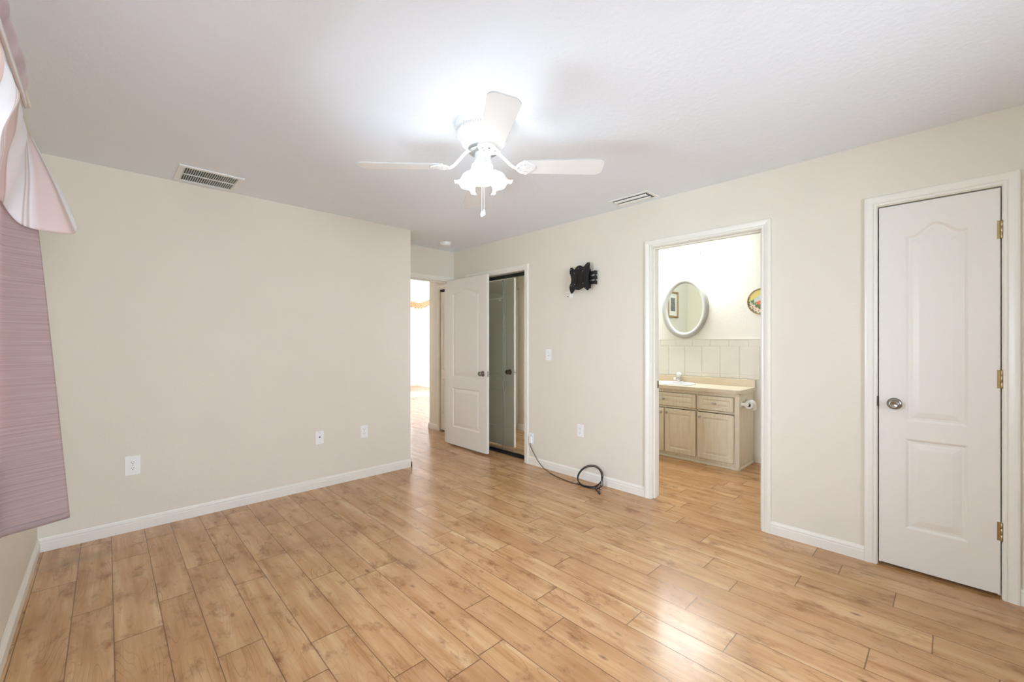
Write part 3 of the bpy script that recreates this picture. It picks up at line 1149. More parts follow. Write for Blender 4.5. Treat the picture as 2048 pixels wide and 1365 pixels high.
RB = -PI / 2
duplex((0.127, YA, 0.444), 0, 'oversized white power outlet on the far wall near the curtain', 0.082, 0.13)
duplex((1.7595, YA, 0.436), 0, 'white power outlet at the far wall end beside the entry passage')
duplex((XB, 2.41, 0.45), RB, 'white power outlet on the right wall left of bathroom opening')
t = thing('coax_plate', 'white coaxial wall plate with one dark socket on the far wall', 'wall plate', (1.352, YA, 0.4425))
plate_body(t)
rx = Matrix.Rotation(PI / 2, 4, 'X')
MB().lathe([(0.0, 0.011), (0.003, 0.011), (0.0045, 0.011), (0.0045, 0.006), (0.007, 0.006), (0.007, 0.004), (0, 0.004)], (0, 0, 0.004), 12, 0, rx).build('coax_socket', M['bronze'], t)
for z in (0.042, -0.042):
    MB().lathe([(0, 0.0062), (0.0026, 0.0062), (0.003, 0.005), (0, 0.005)], (0, 0, z), 10, 0, rx).build('screw', M['steel'], t)
t = thing('light_switch', 'white toggle light switch on right wall beside the closet casing', 'light switch', (XB, 2.806, 1.155), RB)
plate_body(t)
MB().box((-0.005, -0.016, -0.004), (0.005, -0.0055, 0.010), 0, 0.0015, 1).build('toggle', M['white'], t)
MB().box((-0.0065, -0.006, -0.013), (0.0065, -0.0052, 0.013), 0).build('toggle_slot', M['bladeedge'], t)
for z in (0.033, -0.033):
    MB().lathe([(0, 0.0062), (0.0026, 0.0062), (0.003, 0.005), (0, 0.005)], (0, 0, z), 10, 0, rx).build('screw', M['steel'], t)
t = thing('cable_jack_plate', 'white wall plate next to closet casing with black cable leaving it', 'wall plate', (XB, 3.045, 0.272), RB)
plate_body(t, 0.066, 0.112)
MB().box((-0.016, -0.026, -0.045), (0.016, -0.005, 0.018), 0, 0.004, 2).build('adapter_box', M['white'], t)
MB().box((-0.003, -0.0065, 0.03), (0.003, -0.0055, 0.036)).build('jack_hole', M['dark'], t)

# television mount ------------------------------------------------------------
tm = thing('tv_mount', 'black metal television wall mount with swivel arm', 'tv mount', (XB, 2.30, 1.87))
# wall plate and arm
MB().box((-0.016, -0.012, -0.09), (0, 0.03, 0.09), 0, 0.003, 1).build('wall_plate', M['black'], tm)
b = MB()
for z in (0.045, 0.0, -0.045):
    b.box((-0.05, -0.075, z - 0.013), (-0.022, 0.03, z + 0.013), 0, 0.004, 2)
    b.box((-0.05, -0.092, z - 0.017), (-0.016, -0.074, z + 0.017), 0, 0.005, 2)
b.box((-0.042, -0.088, -0.06), (-0.030, -0.078, 0.06), 0, 0.003, 1)
b.box((-0.078, 0.0, -0.05), (-0.01, 0.08, 0.05), 0, 0.006, 2)
b.build('swivel_arm', M['black'], tm)
# four-eared face plate, traced in its own plane (a right, v up)
ears = [(-0.120, 0.098), (-0.108, 0.112), (-0.09, 0.112), (-0.072, 0.096), (-0.056, 0.09), (-0.045, 0.106), (-0.026, 0.118), (0.0, 0.122), (0.022, 0.114), (0.036, 0.104), (0.054, 0.106), (0.07, 0.124), (0.088, 0.136), (0.112, 0.136), (0.120, 0.12),
        (0.120, 0.06), (0.112, 0.03), (0.104, 0.0), (0.108, -0.028), (0.118, -0.05), (0.120, -0.104), (0.110, -0.116), (0.094, -0.116), (0.07, -0.094), (0.052, -0.086), (0.03, -0.1), (0.0, -0.106), (-0.03, -0.102), (-0.046, -0.094), (-0.056, -0.108), (-0.072, -0.128), (-0.09, -0.136), (-0.104, -0.118), (-0.116, -0.085),
        (-0.116, -0.06), (-0.1, -0.03), (-0.096, 0.0), (-0.104, 0.03), (-0.12, 0.06)]
hl = [(-0.106, 0.092), (-0.106, 0.046), (-0.06, 0.052), (-0.011, 0.094), (0.04, 0.066), (0.098, 0.122), (0.1, 0.07), (-0.054, -0.05), (-0.098, -0.06), (0.046, -0.048), (0.104, -0.098), (-0.064, -0.07), (-0.074, 0.064), (0.058, 0.084)]
holes = [[(x + 0.0036 * math.cos(2 * PI * i / 8), z + 0.0036 * math.sin(2 * PI * i / 8)) for i in range(8)] for x, z in hl]
b = MB()
tilt = math.radians(3)
b.poly(ears, holes, lambda u, v, hh: (-0.078 - hh + math.sin(tilt) * v, -u * 0.95 + 0.063, v), 0.0, 0.004)
face = b.build('face_plate', M['black'], tm)
for x, z in hl[:1] + hl[2:5] + hl[7:10]:
    b = MB()
    b.lathe([(0, 0.003), (0.003, 0.0026), (0.0046, 0), (0, 0)], (-0.0822 + math.sin(tilt) * z, -x * 0.95 + 0.063, z), 10, 0, Matrix.Rotation(-PI / 2, 4, 'Y'))
    b.build('bolt', M['steel'], face)
b = MB()
b.tube([(-0.09, 0.093, 0.05), (-0.093, 0.083, 0.0), (-0.09, 0.098, -0.05)], 0.004, 6)
b.tube([(-0.088, 0.023, 0.045), (-0.09, 0.027, -0.06)], 0.003, 6)
b.build('tilt_rib', M['black'], face)
# small white cable clip below the mount
ck = thing('cable_clip', 'small pale cable clip on wall below the television mount', 'clip', (XB, 2.515, 1.708))
b = MB()
b.box((-0.004, -0.018, 0.0), (0, 0.018, 0.05), 0, 0.0015, 1)
b.box((-0.05, -0.002, 0.004), (-0.004, 0.010, 0.016), 0, 0.002, 1)
b.box((-0.035, 0.004, 0.045), (-0.002, 0.05, 0.049), 0, 0.001, 1)
b.build('bracket', M['white'], ck)
MB().lathe([(0, 0.002), (0.005, 0.002), (0.005, 0), (0, 0)], (-0.05, 0.004, 0.01), 10, 0, Matrix.Rotation(-PI / 2, 4, 'Y')).build('screw_head', M['black'], ck)


# black cable -----------------------------------------------------------------
def catmull(pts, n=8):
    P = [Vector(p) for p in pts]
    out = []
    for i in range(len(P) - 1):
        p0, p1, p2, p3 = P[max(i - 1, 0)], P[i], P[i + 1], P[min(i + 2, len(P) - 1)]
        for k in range(n):
            t_ = k / n
            out.append(0.5 * ((2 * p1) + (-p0 + p2) * t_ + (2 * p0 - 5 * p1 + 4 * p2 - p3) * t_ ** 2 + (-p0 + 3 * p1 - 3 * p2 + p3) * t_ ** 3))
    out.append(P[-1])
    return out


# coil leans against the wall: the far side of each loop rests on the baseboard
pts = [(3.192, 3.047, 0.225), (3.188, 3.03, 0.19), (3.17, 2.93, 0.09), (3.15, 2.83, 0.03), (3.125, 2.72, 0.006), (3.09, 2.62, 0.005), (3.06, 2.47, 0.005), (3.045, 2.36, 0.005), (3.055, 2.30, 0.006), (3.08, 2.20, 0.008), (3.12, 2.11, 0.02)]
up = lambda a, r, cy, dz=0.0, top=0.088: None
for lap, (cy, ry, zt, xo) in enumerate([(2.235, 0.125, 0.150, 0.0), (2.24, 0.118, 0.142, 0.006), (2.23, 0.13, 0.155, -0.004)]):
    for i in range(1, 13):
        an = -0.25 + 2 * PI * i / 12
        s = (1 - math.cos(an)) / 2 if False else (1 + math.sin(an)) / 2      # 0 at the front on the floor, 1 at the top by the wall
        y = cy - ry * math.cos(an)
        pts.append((3.05 + xo + 0.135 * s, y, 0.006 + zt * s ** 1.3 + 0.003 * lap))
pts += [(3.07, 2.14, 0.012), (3.03, 2.09, 0.006), (3.005, 2.052, 0.005)]
b = MB()
b.tube(catmull(pts, 6), 0.0035, 8)
cb = thing('coiled_cable', 'black cable running from wall plate to a loose coil on the floor', 'cable', (0, 0, 0))
b.build('cable_cord', M['cable'], cb)
MB().tube([(3.006, 2.054, 0.0055), (2.985, 2.040, 0.0055)], 0.0052, 10).build('cable_plug', M['black'], cb)
b = MB()
b.tube(catmull([(3.07, 2.34, 0.008), (3.04, 2.24, 0.006), (3.055, 2.15, 0.006), (3.09, 2.108, 0.016), (3.114, 2.109, 0.058), (3.10, 2.106, 0.040), (3.06, 2.09, 0.012), (3.025, 2.072, 0.006), (3.0, 2.06, 0.005)], 8), 0.003, 8)
b.build('cable_tail', M['cable'], cb)

# curtain ---------------------------------------------------------------------
def cloth_grid(name, rows, m, parent=None, thick=0.0015):
    """rows[i][j] points; uv = metres along / down"""
    bm = bmesh.new()
    uv = bm.loops.layers.uv.new('cloth')
    nr, nc = len(rows), len(rows[0])
    V = [[bm.verts.new(p) for p in r] for r in rows]
    mid = rows[nr // 2]
    acc = [0.0]
    for j in range(1, nc):
        acc.append(acc[-1] + (Vector(mid[j]) - Vector(mid[j - 1])).length)
    for i in range(nr - 1):
        for j in range(nc - 1):
            f = bm.faces.new([V[i][j], V[i][j + 1], V[i + 1][j + 1], V[i + 1][j]])
            f.smooth = True
            for lp, (a, q) in zip(f.loops, ((i, j), (i, j + 1), (i + 1, j + 1), (i + 1, j))):
                lp[uv].uv = (acc[q], rows[a][q][2])
    me = bpy.data.meshes.new(name)
    bm.to_mesh(me)
    bm.free()
    me.materials.append(m)
    o = bpy.data.objects.new(name, me)
    COL.objects.link(o)
    if parent is not None:
        o.parent = parent
    md = o.modifiers.new('thickness', 'SOLIDIFY')
    md.thickness = thick
    md.offset = 0
    return o


def lerp(a, q, t_):
    return a + (q - a) * t_


rows = []
top = catmull([(-0.262, 2.06, 0), (-0.278, 2.085, 0), (-0.262, 2.11, 0), (-0.278, 2.14, 0), (-0.262, 2.17, 0), (-0.278, 2.20, 0), (-0.266, 2.24, 0), (-0.279, 2.28, 0), (-0.272, 2.33, 0), (-0.275, 2.37, 0), (-0.258, 2.405, 0), (-0.224, 2.44, 0)], 8)
bot = catmull([(-0.258, 2.04, 0), (-0.28, 2.07, 0), (-0.258, 2.10, 0), (-0.28, 2.135, 0), (-0.260, 2.17, 0), (-0.282, 2.205, 0), (-0.266, 2.245, 0), (-0.284, 2.29, 0), (-0.282, 2.34, 0), (-0.255, 2.372, 0), (-0.19, 2.400, 0), (-0.106, 2.44, 0)], 8)
for i in range(41):
    s = i / 40
    z = lerp(2.094, 0.582, s)
    row = []
    for a, q in zip(top, bot):
        k = s ** 0.9
        row.append((lerp(a.x, q.x, k), lerp(a.y, q.y, k), z))
    rows.append(row)
cu = thing('curtain', 'ribbed mauve window curtain with flared end at left edge', 'curtain', (0, 0, 0))
cloth_grid('curtain_panel', rows, M['curtain'], cu, 0.002)
hem = [[(p[0], p[1], z) for p in rows[-1]] for z in (0.606, 0.581)]
hem = [[(x - 0.0015, y - 0.002, z) for x, y, z in r] for r in hem]
cloth_grid('curtain_hem', hem, M['curtain'], cu, 0.003)
b = MB()
b.tube([(-0.262, 0.0, 2.105), (-0.262, 2.44, 2.105)], 0.009, 10)
for y in (0.05, 1.2, 2.38):
    b.box((XC, y - 0.012, 2.08), (-0.255, y + 0.012, 2.13), 0, 0.003, 1)
rod = tag(b.build('curtain_rod', M['white']), 'white curtain rod hidden behind the satin valance', 'curtain rod')

# valance ---------------------------------------------------------------------
cols = [
    [(-0.212, 0.10, 2.105), (-0.208, 0.10, 2.04), (-0.235, 0.10, 1.93), (-0.25, 0.10, 1.75)],
    [(-0.212, 0.90, 2.105), (-0.206, 0.90, 2.04), (-0.232, 0.90, 1.91), (-0.255, 0.90, 1.70)],
    [(-0.210, 1.70, 2.105), (-0.204, 1.72, 2.04), (-0.230, 1.75, 1.92), (-0.260, 1.80, 1.72)],
    [(-0.214, 2.14, 2.105), (-0.208, 2.14, 2.05), (-0.238, 2.20, 1.93), (-0.266, 2.30, 1.77)],
    [(-0.226, 2.38, 2.10), (-0.214, 2.38, 2.04), (-0.216, 2.38, 1.90), (-0.222, 2.40, 1.717)],
    [(-0.218, 2.43, 2.08), (-0.187, 2.43, 2.00), (-0.142, 2.435, 1.86), (-0.100, 2.44, 1.717)],
    [(-0.210, 2.49, 2.07), (-0.176, 2.50, 1.98), (-0.128, 2.51, 1.865), (-0.103, 2.51, 1.785)],
    [(-0.26, 2.52, 2.07), (-0.245, 2.52, 1.97), (-0.225, 2.53, 1.86), (-0.20, 2.53, 1.78)],
    [(-0.302, 2.53, 2.07), (-0.302, 2.53, 1.97), (-0.302, 2.54, 1.86), (-0.302, 2.54, 1.80)],
]
fine = [catmull(cc, 10) for cc in cols]                      # down
grid = [catmull([cc[i] for cc in fine], 10) for i in range(len(fine[0]))]   # along
rr = random.Random(5)
for i, row in enumerate(grid):
    s = i / (len(grid) - 1)
    for j, p in enumerate(row):
        fold = 0.006 * math.sin(p.y * 46 + 5 * s) * math.sin(PI * min(1, s * 1.3)) + 0.010 * (noise.noise((p.y * 9, s * 3.5, 1.3)))
        lim = min(1.0, max(0.0, (2.5 - p.y) * 6))
        p.x = max(-0.3, p.x + fold * lim * (0.5 + 0.5 * s))
va = thing('valance', 'striped pink and white satin valance over the mauve curtain', 'valance', (0, 0, 0))
cloth_grid('valance_swag', [[tuple(p) for p in row] for row in grid], M['valance'], va, 0.003)
# gathered puff along the top and the tape that ties it in
puff, tape = [], []
for i in range(9):
    q = i / 8
    ra, rb = [], []
    for j in range(150):
        y = lerp(0.1, 2.21, j / 149)
        rim = min(1.0, (2.225 - y) * 9) ** 0.5
        bul = 0.022 * math.sin(PI * (0.10 + 0.86 * q)) * rim
        ra.append((-0.212 + bul + 0.0035 * math.sin(y * 41) * math.sin(PI * q), y, lerp(2.214, 2.118, q)))
        rb.append((-0.203 + 0.007 * math.sin(PI * q) * rim , y, lerp(2.121, 2.088, q)))
    puff.append(ra)
    tape.append(rb)
M['mauve'] = fabric('mauve_satin', lambda k: k.ramp(k.noise(k.obj(), 7.0, 3.0), [(0.35, rgb(186, 160, 156)), (0.65, rgb(214, 194, 192))]), 0.2, 0.4, 0.2)
M['cream'] = fabric('cream_satin', lambda k: k.ramp(k.noise(k.scaled(k.obj(), (1, 1, 180)), 1.0, 2.0), [(0.42, rgb(206, 186, 172)), (0.56, rgb(244, 238, 236))]), 0.2, 0.4, 0.2)
cloth_grid('valance_puff', puff, M['mauve'], va, 0.003)
cloth_grid('valance_tape', tape, M['cream'], va, 0.003)
# lining tail with a tassel fringe, hanging from the return
tail = [[(-0.245 + 0.02 * j / 6, 2.55 + 0.002 * j, lerp(1.83, 1.70, i / 6)) for j in range(7)] for i in range(7)]
cloth_grid('lining_tail', tail, M['valance'], va, 0.002)
b = MB()
for j in range(6):
    b.sphere((-0.243 + 0.0034 * j, 2.551 + 0.002 * j, 1.695), 0.004, 0, 8, (1, 1, 1.6))
b.build('tassel_fringe', M['gold'], va)
tag(MB().box((XC, 0.08, 2.205), (-0.215, 2.52, 2.222), 0, 0.002, 1).build('valance_board', M['trim']), 'white mounting board at top of the satin valance', 'board')

# bathroom --------------------------------------------------------------------
XV = 4.54         # vanity face
VC = 2.227
van = thing('vanity_cabinet', 'whitewashed wood bathroom vanity with raised panel doors', 'vanity cabinet', (XV, 2.18, 0))
L = lambda x, y, z: (x - XV, y - 2.18, z)
b = MB()
for a, q in [((XV + 0.018, 1.456, 0.03), (4.985, 1.474, 0.765)), ((XV + 0.018, 2.867, 0.03), (4.985, 2.885, 0.765)), ((4.97, 1.474, 0.03), (4.985, 2.867, 0.765)), ((XV + 0.018, 1.474, 0.062), (4.97, 2.867, 0.08))]:
    b.box(L(*a), L(*q))
b.build('cabinet_body', M['cabinet'], van)
b = MB()
b.box(L(XV, 1.452, 0.03), L(XV + 0.018, 1.50, 0.765), 0, 0.002, 1)
for a, q in [((1.50, 0.725), (2.885, 0.765)), ((1.50, 0.552), (2.885, 0.572)), ((1.50, 0.03), (2.885, 0.066)), ((1.856, 0.066), (1.876, 0.725)), ((2.578, 0.066), (2.60, 0.725)), ((2.222, 0.066), (2.234, 0.552)), ((2.86, 0.066), (2.885, 0.725))]:
    b.box(L(XV, *a), L(XV + 0.018, *q), 0, 0.001, 1)
b.build('face_frame', M['cabinet'], van)
b = MB()
b.box(L(XV + 0.008, 1.462, 0.0), L(4.985, 2.885, 0.03))
b.poly([(0, 0), (0, 0.012), (0.004, 0.02), (0.012, 0.024), (0.012, 0)], [], lambda u, v, hh: L(XV - 0.004 + u, hh, v), 1.452, 2.885)
b.poly([(0, 0), (0, 0.012), (0.004, 0.02), (0.012, 0.024), (0.012, 0)], [], lambda u, v, hh: L(hh, 1.448 + u, v), XV - 0.004, 4.985)
b.build('plinth', M['cabinet'], van)


def raised_front(name, ya, yb, za, zb, rail):
    """five-piece front with a raised field, face at x = XV - 0.019"""
    b = MB()
    o = 0.019
    prof = [(0.0, 0.0), (0.0, o - 0.004), (0.004, o), (rail, o), (rail + 0.004, o - 0.006), (rail + 0.012, o - 0.008), (rail + 0.03, o - 0.002), (rail + 0.034, o - 0.0015)]
    prev = None
    for d, hh in prof:
        cur = [b.bm.verts.new(L(XV - hh, y, z)) for y, z in ((ya + d, za + d), (yb - d, za + d), (yb - d, zb - d), (ya + d, zb - d))]
        if prev:
            for j in range(4):
                b.bm.faces.new([prev[j], prev[(j + 1) % 4], cur[(j + 1) % 4], cur[j]])
        prev = cur
    b.bm.faces.new(prev)
    return b.build(name, M['cabinet'], van)


def pull(parent, y, z, oval=False):
    b = MB()
    sc = Matrix.Rotation(-PI / 2, 4, 'Y')
    if oval:
        sc = Matrix.Diagonal((1, 1.5, 0.85, 1)) @ sc
    b.lathe([(0, 0), (0.008, 0), (0.006, 0.006), (0.006, 0.012), (0.013, 0.017), (0.0155, 0.022), (0.013, 0.027), (0.006, 0.029), (0, 0.0295)], L(XV - 0.019, y, z), 18, 0, sc)
    b.build('knob', M['nickel2'], parent)


M['nickel2'] = mat('satin_nickel_knob', rgb(190, 188, 184), 0.3, 0.7)
f = raised_front('drawer', 1.88, 2.575, 0.577, 0.722, 0.03)
pull(f, VC, 0.651)
f = raised_front('drawer', 1.503, 1.85, 0.577, 0.722, 0.034)
pull(f, 1.685, 0.651, True)
f = raised_front('cabinet_door', 1.88, 2.221, 0.06, 0.545, 0.05)
pull(f, 2.196, 0.5)
f = raised_front('cabinet_door', 2.235, 2.575, 0.06, 0.545, 0.05)
pull(f, 2.262, 0.5)
f = raised_front('cabinet_door', 1.50, 1.853, 0.06, 0.545, 0.05)
pull(f, 1.83, 0.5)
f = raised_front('cabinet_door', 2.602, 2.87, 0.06, 0.545, 0.05)
pull(f, 2.63, 0.5)

# countertop with a cut-out for the basin
ct = thing('vanity_countertop', 'beige laminate countertop with rounded front corner on the vanity', 'countertop', (4.74, 2.18, 0.765))
SX, SY, SRX, SRY = 4.735, VC, 0.19, 0.25
out = [(4.985, 1.432), (4.985, 2.888), (4.50, 2.888)]
for i in range(9):
    an = PI + (PI / 2) * i / 8
    out.append((4.50 + 0.06 + 0.06 * math.cos(an), 1.432 + 0.06 + 0.06 * math.sin(an)))
hole = [(SX + SRX * 0.93 * math.cos(2 * PI * i / 40), SY + SRY * 0.93 * math.sin(2 * PI * i / 40)) for i in range(40)]
b = MB()
b.poly(out, [hole], lambda u, v, hh: (u - 4.74, v - 2.18, hh), 0.0, 0.038)
b.build('counter_slab', M['counter'], ct)
MB().box((4.962 - 4.74, 1.432 - 2.18, 0.038), (4.985 - 4.74, 2.888 - 2.18, 0.116), 0, 0.004, 2).build('backsplash', M['splash'], ct)
CT = 0.803
b = MB()
prof = [(1.0, 0.0), (1.0, 0.008), (0.985, 0.012), (0.94, 0.012), (0.90, 0.004), (0.84, -0.03), (0.7, -0.09), (0.4, -0.125), (0.1, -0.13), (0.0, -0.13)]
b.lathe(prof, (0, 0, 0), 56, 0, Matrix.Diagonal((SRX, SRY, 1, 1)))
tag(b.build('sink_basin', M['porcelain'], None, (SX, SY, CT)), 'white oval drop-in basin in the beige countertop', 'sink')
fc = thing('faucet', 'chrome single-handle faucet with clear knob at back of the basin', 'faucet', (4.915, VC + 0.01, CT))
b = MB()
b.box((-0.028, -0.075, 0.0), (0.028, 0.075, 0.018), 0, 0.008, 3)
b.build('base_plate', M['chrome'], fc, smooth=50)
b = MB()
b.lathe([(0, 0.016), (0.026, 0.016), (0.024, 0.03), (0.021, 0.06), (0.02, 0.07), (0, 0.072)], (0, 0, 0), 20)
b.tube([(0.0, 0, 0.045), (-0.05, 0, 0.058), (-0.1, 0, 0.062), (-0.118, 0, 0.052)], lambda s: 0.014 - 0.003 * s, 12)
b.build('spout', M['chrome'], fc)
b = MB()
b.lathe([(0, 0.072), (0.012, 0.072), (0.014, 0.08), (0.026, 0.09), (0.028, 0.105), (0.024, 0.118), (0.012, 0.124), (0, 0.124)], (0, 0, 0), 8)
b.build('faucet_handle', M['porcelain'], fc)

# paper holder on the cabinet side
hp = thing('toilet_paper_holder', 'white toilet paper holder on the side of the vanity', 'paper holder', (4.70, 1.456, 0.66))
for x in (-0.115, 0.075):
    b = MB()
    b.box((x - 0.018, -0.012, -0.035), (x + 0.018, 0, 0.035), 0, 0.005, 2)
    b.box((x - 0.011, -0.075, -0.013), (x + 0.011, -0.008, 0.017), 0, 0.005, 2)
    b.build('holder_post', M['porcelain'], hp)
MB().tube([(-0.11, -0.06, 0.0), (0.07, -0.06, 0.0)], 0.008, 10).build('spindle', M['white'], hp)
rl = thing('toilet_paper_roll', 'nearly used toilet paper roll on its holder beside the vanity', 'toilet paper', (4.68, 1.394, 0.655))
b = MB()
ro, ri = 0.040, 0.020
out = [(ro * math.cos(2 * PI * i / 32), ro * math.sin(2 * PI * i / 32)) for i in range(32)]
inn = [(ri * math.cos(2 * PI * i / 32), ri * math.sin(2 * PI * i / 32)) for i in range(32)]
b.poly(out, [inn], lambda u, v, hh: (hh, u, v), -0.055, 0.05)
b.box((-0.055, -0.041, -0.055), (0.05, -0.0395, 0.0))
b.build('paper', M['paper'], rl)
b = MB()
inn2 = [(0.0185 * math.cos(2 * PI * i / 32), 0.0185 * math.sin(2 * PI * i / 32)) for i in range(32)]
b.poly([(x * 0.995, y * 0.995) for x, y in inn], [inn2], lambda u, v, hh: (hh, u, v), -0.054, 0.049)
b.build('core', M['cardboard'], rl)

# wall tile
b = MB()
b.box((4.996, 0.43, 0.881), (5.0, 2.888, 1.318), 1)
ys = 1.0 + 0.0
tw = 0.2015
y = 2.888 - 0.0
seam0 = 1.998     # a vertical joint measured on the wall
k0 = math.floor((0.43 - seam0) / tw)
for k in range(k0, k0 + 15):
    for za, zb, off in ((0.925, 1.236, 0.0), (0.883, 0.922, 0.0), (1.239, 1.314, 0.11)):
        ya, yb = seam0 + off + k * tw, seam0 + off + (k + 1) * tw
        ya, yb = max(ya + 0.0016, 0.432), min(yb - 0.0016, 2.886)
        if yb - ya > 0.01:
            b.box((4.9915, ya, za), (4.997, yb, zb), 0, 0.0015, 1)
b.box((4.990, 0.43, 1.315), (4.998, 2.888, 1.321), 1)
struct(b.build('wall_bathroom_tile', [M['tile'], M['grout']]), 'cream ceramic tile band above the bathroom counter', 'wall tile')

# oval mirror
om = thing('oval_mirror', 'oval bathroom mirror in a thick silver grey frame', 'mirror', (4.998, 2.203, 1.693))
b = MB()
n = 72
prof = [(-0.032, 0.0), (-0.034, 0.014), (-0.026, 0.026), (-0.008, 0.033), (0.012, 0.031), (0.026, 0.022), (0.032, 0.012), (0.034, 0.004)]
rings = []
for d, hh in prof:
    rings.append([b.bm.verts.new((-hh, (0.246 - d) * math.cos(2 * PI * i / n), (0.328 - d) * math.sin(2 * PI * i / n))) for i in range(n)])
for p, q in zip(rings, rings[1:]):
    for i in range(n):
        f = b.bm.faces.new([p[i], p[(i + 1) % n], q[(i + 1) % n], q[i]])
        f.smooth = True
b.build('mirror_frame', M['silver'], om)
b = MB()
b.poly([(0.216 * math.cos(2 * PI * i / n), 0.298 * math.sin(2 * PI * i / n)) for i in range(n)], [], lambda u, v, hh: (-hh, u, v), 0.003, 0.006)
b.build('mirror_glass', M['mirror'], om)

# framed picture reflected in the mirror
pf = thing('framed_picture', 'gold framed picture with white mat seen in the oval mirror', 'picture', (3.86, 2.889, 1.85))
b = MB()
w2, h2, fw = 0.165, 0.195, 0.028
for a, q in [((-w2, -0.022, -h2), (-w2 + fw, 0, h2)), ((w2 - fw, -0.022, -h2), (w2, 0, h2)), ((-w2 + fw, -0.022, -h2), (w2 - fw, 0, -h2 + fw)), ((-w2 + fw, -0.022, h2 - fw), (w2 - fw, 0, h2))]:
    b.box(a, q, 0, 0.004, 2)
b.build('picture_frame', M['gold'], pf)
MB().box((-w2 + fw, -0.008, -h2 + fw), (w2 - fw, -0.002, h2 - fw)).build('picture_mat', M['mat'], pf)
MB().box((-0.07, -0.0095, -0.10), (0.07, -0.0075, 0.10)).build('print', mat('grey_print', rgb(150, 152, 150), 0.7, var=0.6, vscale=22), pf)

# painted plate
dp = thing('decorative_plate', 'round painted plate with flowers and red hill on bathroom wall', 'decorative plate', (4.999, 1.375, 1.716))
bm = bmesh.new()
R_ = 0.137
prevr = None
nr, na = 40, 96
rv = []
for i in range(nr + 1):
    r = R_ * i / nr
    hh = 0.010 + (0.012 * max(0, (r / R_ - 0.72) / 0.28) ** 1.5)
    if i == 0:
        rv.append([bm.verts.new((-hh, 0, 0))])
    else:
        rv.append([bm.verts.new((-hh, r * math.cos(2 * PI * j / na), r * math.sin(2 * PI * j / na))) for j in range(na)])
for p, q in zip(rv, rv[1:]):
    for j in range(na):
        k = (j + 1) % na
        f = bm.faces.new([p[0], q[k], q[j]] if len(p) == 1 else [p[j], p[k], q[k], q[j]])
        f.smooth = True
me = bpy.data.meshes.new('painted_face')
bm.to_mesh(me)
bm.free()
ca = me.color_attributes.new('paint', 'FLOAT_COLOR', 'POINT')
fl = [(0.088, -0.052, 0.024), (0.06, -0.08, 0.02), (0.03, -0.10, 0.022), (-0.01, -0.10, 0.024), (-0.05, -0.085, 0.02), (0.105, -0.02, 0.014)]
for i, v in enumerate(me.vertices):
    y, z = v.co.y, v.co.z            # +y is left in the photo
    r = math.hypot(y, z)
    nz = noise.noise((y * 60, z * 60, 2.0))
    if r > R_ * 0.9:
        cc = rgb(176, 160, 128) if nz > 0.1 else rgb(112, 116, 78)
        if z > 0.05:
            cc = rgb(190, 172, 148)
    elif z > 0.075 - 0.6 * max(0, y):
        cc = rgb(236, 222, 134)
    elif z > 0.012 - 0.28 * y + 0.006 * nz and y < 0.075:
        cc = rgb(206, 224, 232) if z > 0.025 else rgb(232, 226, 218)
    elif z > -0.03 and y < 0.06:
        cc = rgb(214, 128, 92) if nz < 0.25 else rgb(196, 104, 74)
    elif y > 0.05 and z > -0.035:
        cc = rgb(104, 138, 104) if nz > -0.1 else rgb(150, 182, 160)
    else:
        cc = rgb(92, 112, 74) if nz > 0 else rgb(128, 124, 84)
    for fy, fz, fr in fl:
        q = math.hypot(y - fy, z - fz)
        if q < fr * (1 + 0.25 * math.cos(5 * math.atan2(z - fz, y - fy))) and r < R_ * 0.93:
            cc = rgb(210, 96, 84) if q < fr * 0.32 else rgb(240, 226, 208)
    ca.data[i].color = cc
me.materials.append(M['plate'])
o = bpy.data.objects.new('painted_face', me)
COL.objects.link(o)
o.parent = dp
b = MB()
b.tube([(-0.02, 0.136 * math.cos(2 * PI * i / 64), 0.136 * math.sin(2 * PI * i / 64)) for i in range(64)], 0.0045, 8, 0, True)
b.build('rim', M['gold'], dp)

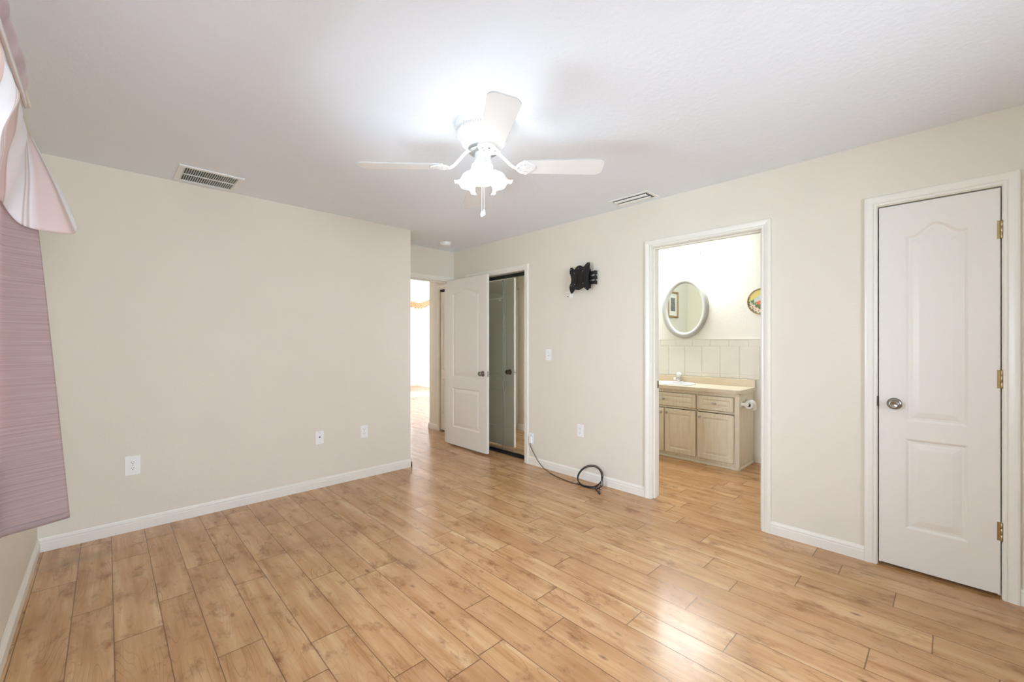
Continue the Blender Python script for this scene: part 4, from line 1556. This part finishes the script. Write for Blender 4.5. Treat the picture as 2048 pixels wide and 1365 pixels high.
# bathroom light: bowed bar with four bell shades
bl = thing('vanity_light', 'bowed bar wall light with four lit bell shades above the oval mirror', 'wall light', (4.995, 2.22, 2.33))
b = MB()
b.lathe([(0, 0), (0.06, 0), (0.058, 0.012), (0.03, 0.02), (0, 0.022)], (0, 0, -0.06), 24, 0, Matrix.Rotation(-PI / 2, 4, 'Y'))
b.tube([(-0.02, 0, -0.06), (-0.09, 0, -0.03), (-0.12, 0, 0.045)], 0.007, 8)
b.build('back_plate', M['white'], bl)
b = MB()
bar = [(-0.12, -0.27 + 0.54 * i / 24, 0.05 - 0.085 * ((i - 12) / 12) ** 2) for i in range(25)]
b.tube(bar, 0.006, 8)
b.build('bar', M['silver'], bl)
for k, i in enumerate((1, 8, 16, 23)):
    p = Vector(bar[i])
    b = MB()
    b.tube([p, p + Vector((0, 0, -0.035))], 0.006, 8)
    b.lathe([(0, 0.0), (0.016, 0.0), (0.018, -0.01), (0.018, -0.022), (0, -0.022)], p + Vector((0, 0, -0.03)), 16)
    st = b.build('lamp_stem', M['silver'], bl)
    b = MB()
    b.lathe([(0.018, -0.045), (0.024, -0.052), (0.032, -0.07), (0.036, -0.09), (0.046, -0.112), (0.058, -0.122)], p, 24)
    b.build('lamp_shade', M['bathshade'], st)
    ld = bpy.data.lights.new('vanity_bulb', 'POINT')
    ld.energy = BATH_W
    ld.color = (0.92, 0.97, 1.0)
    ld.shadow_soft_size = 0.025
    lo = bpy.data.objects.new('vanity_bulb', ld)
    lo.location = Vector((4.995, 2.22, 2.33)) + p + Vector((0, 0, -0.085))
    COL.objects.link(lo)

# floral valance in the far room ------------------------------------------------
path = [(5.7, 10.84), (6.1, 10.83), (6.4, 10.80), (6.53, 10.72), (6.57, 10.5), (6.58, 10.2), (6.58, 9.8)]
pp = catmull([(x, y, 0) for x, y in path], 12)
rows = []
for i in range(7):
    s = i / 6
    row = []
    for j, p in enumerate(pp):
        u_ = j / (len(pp) - 1)
        sag = 0.10 * math.sin(PI * min(1, max(0, (u_ - 0.15) / 0.75)))
        zt, zb = 2.52 - sag * 0.9, 2.37 - sag + 0.02 * math.sin(u_ * 60)
        row.append((p.x - 0.012 * math.sin(u_ * 70) * s, p.y - 0.012 * math.sin(u_ * 70) * s, lerp(zt, zb, s)))
    rows.append(row)
fv = cloth_grid('floral_valance', rows, M['floral'], None, 0.003)
tag(fv, 'orange floral swag valance in the bright room beyond entry door', 'valance')
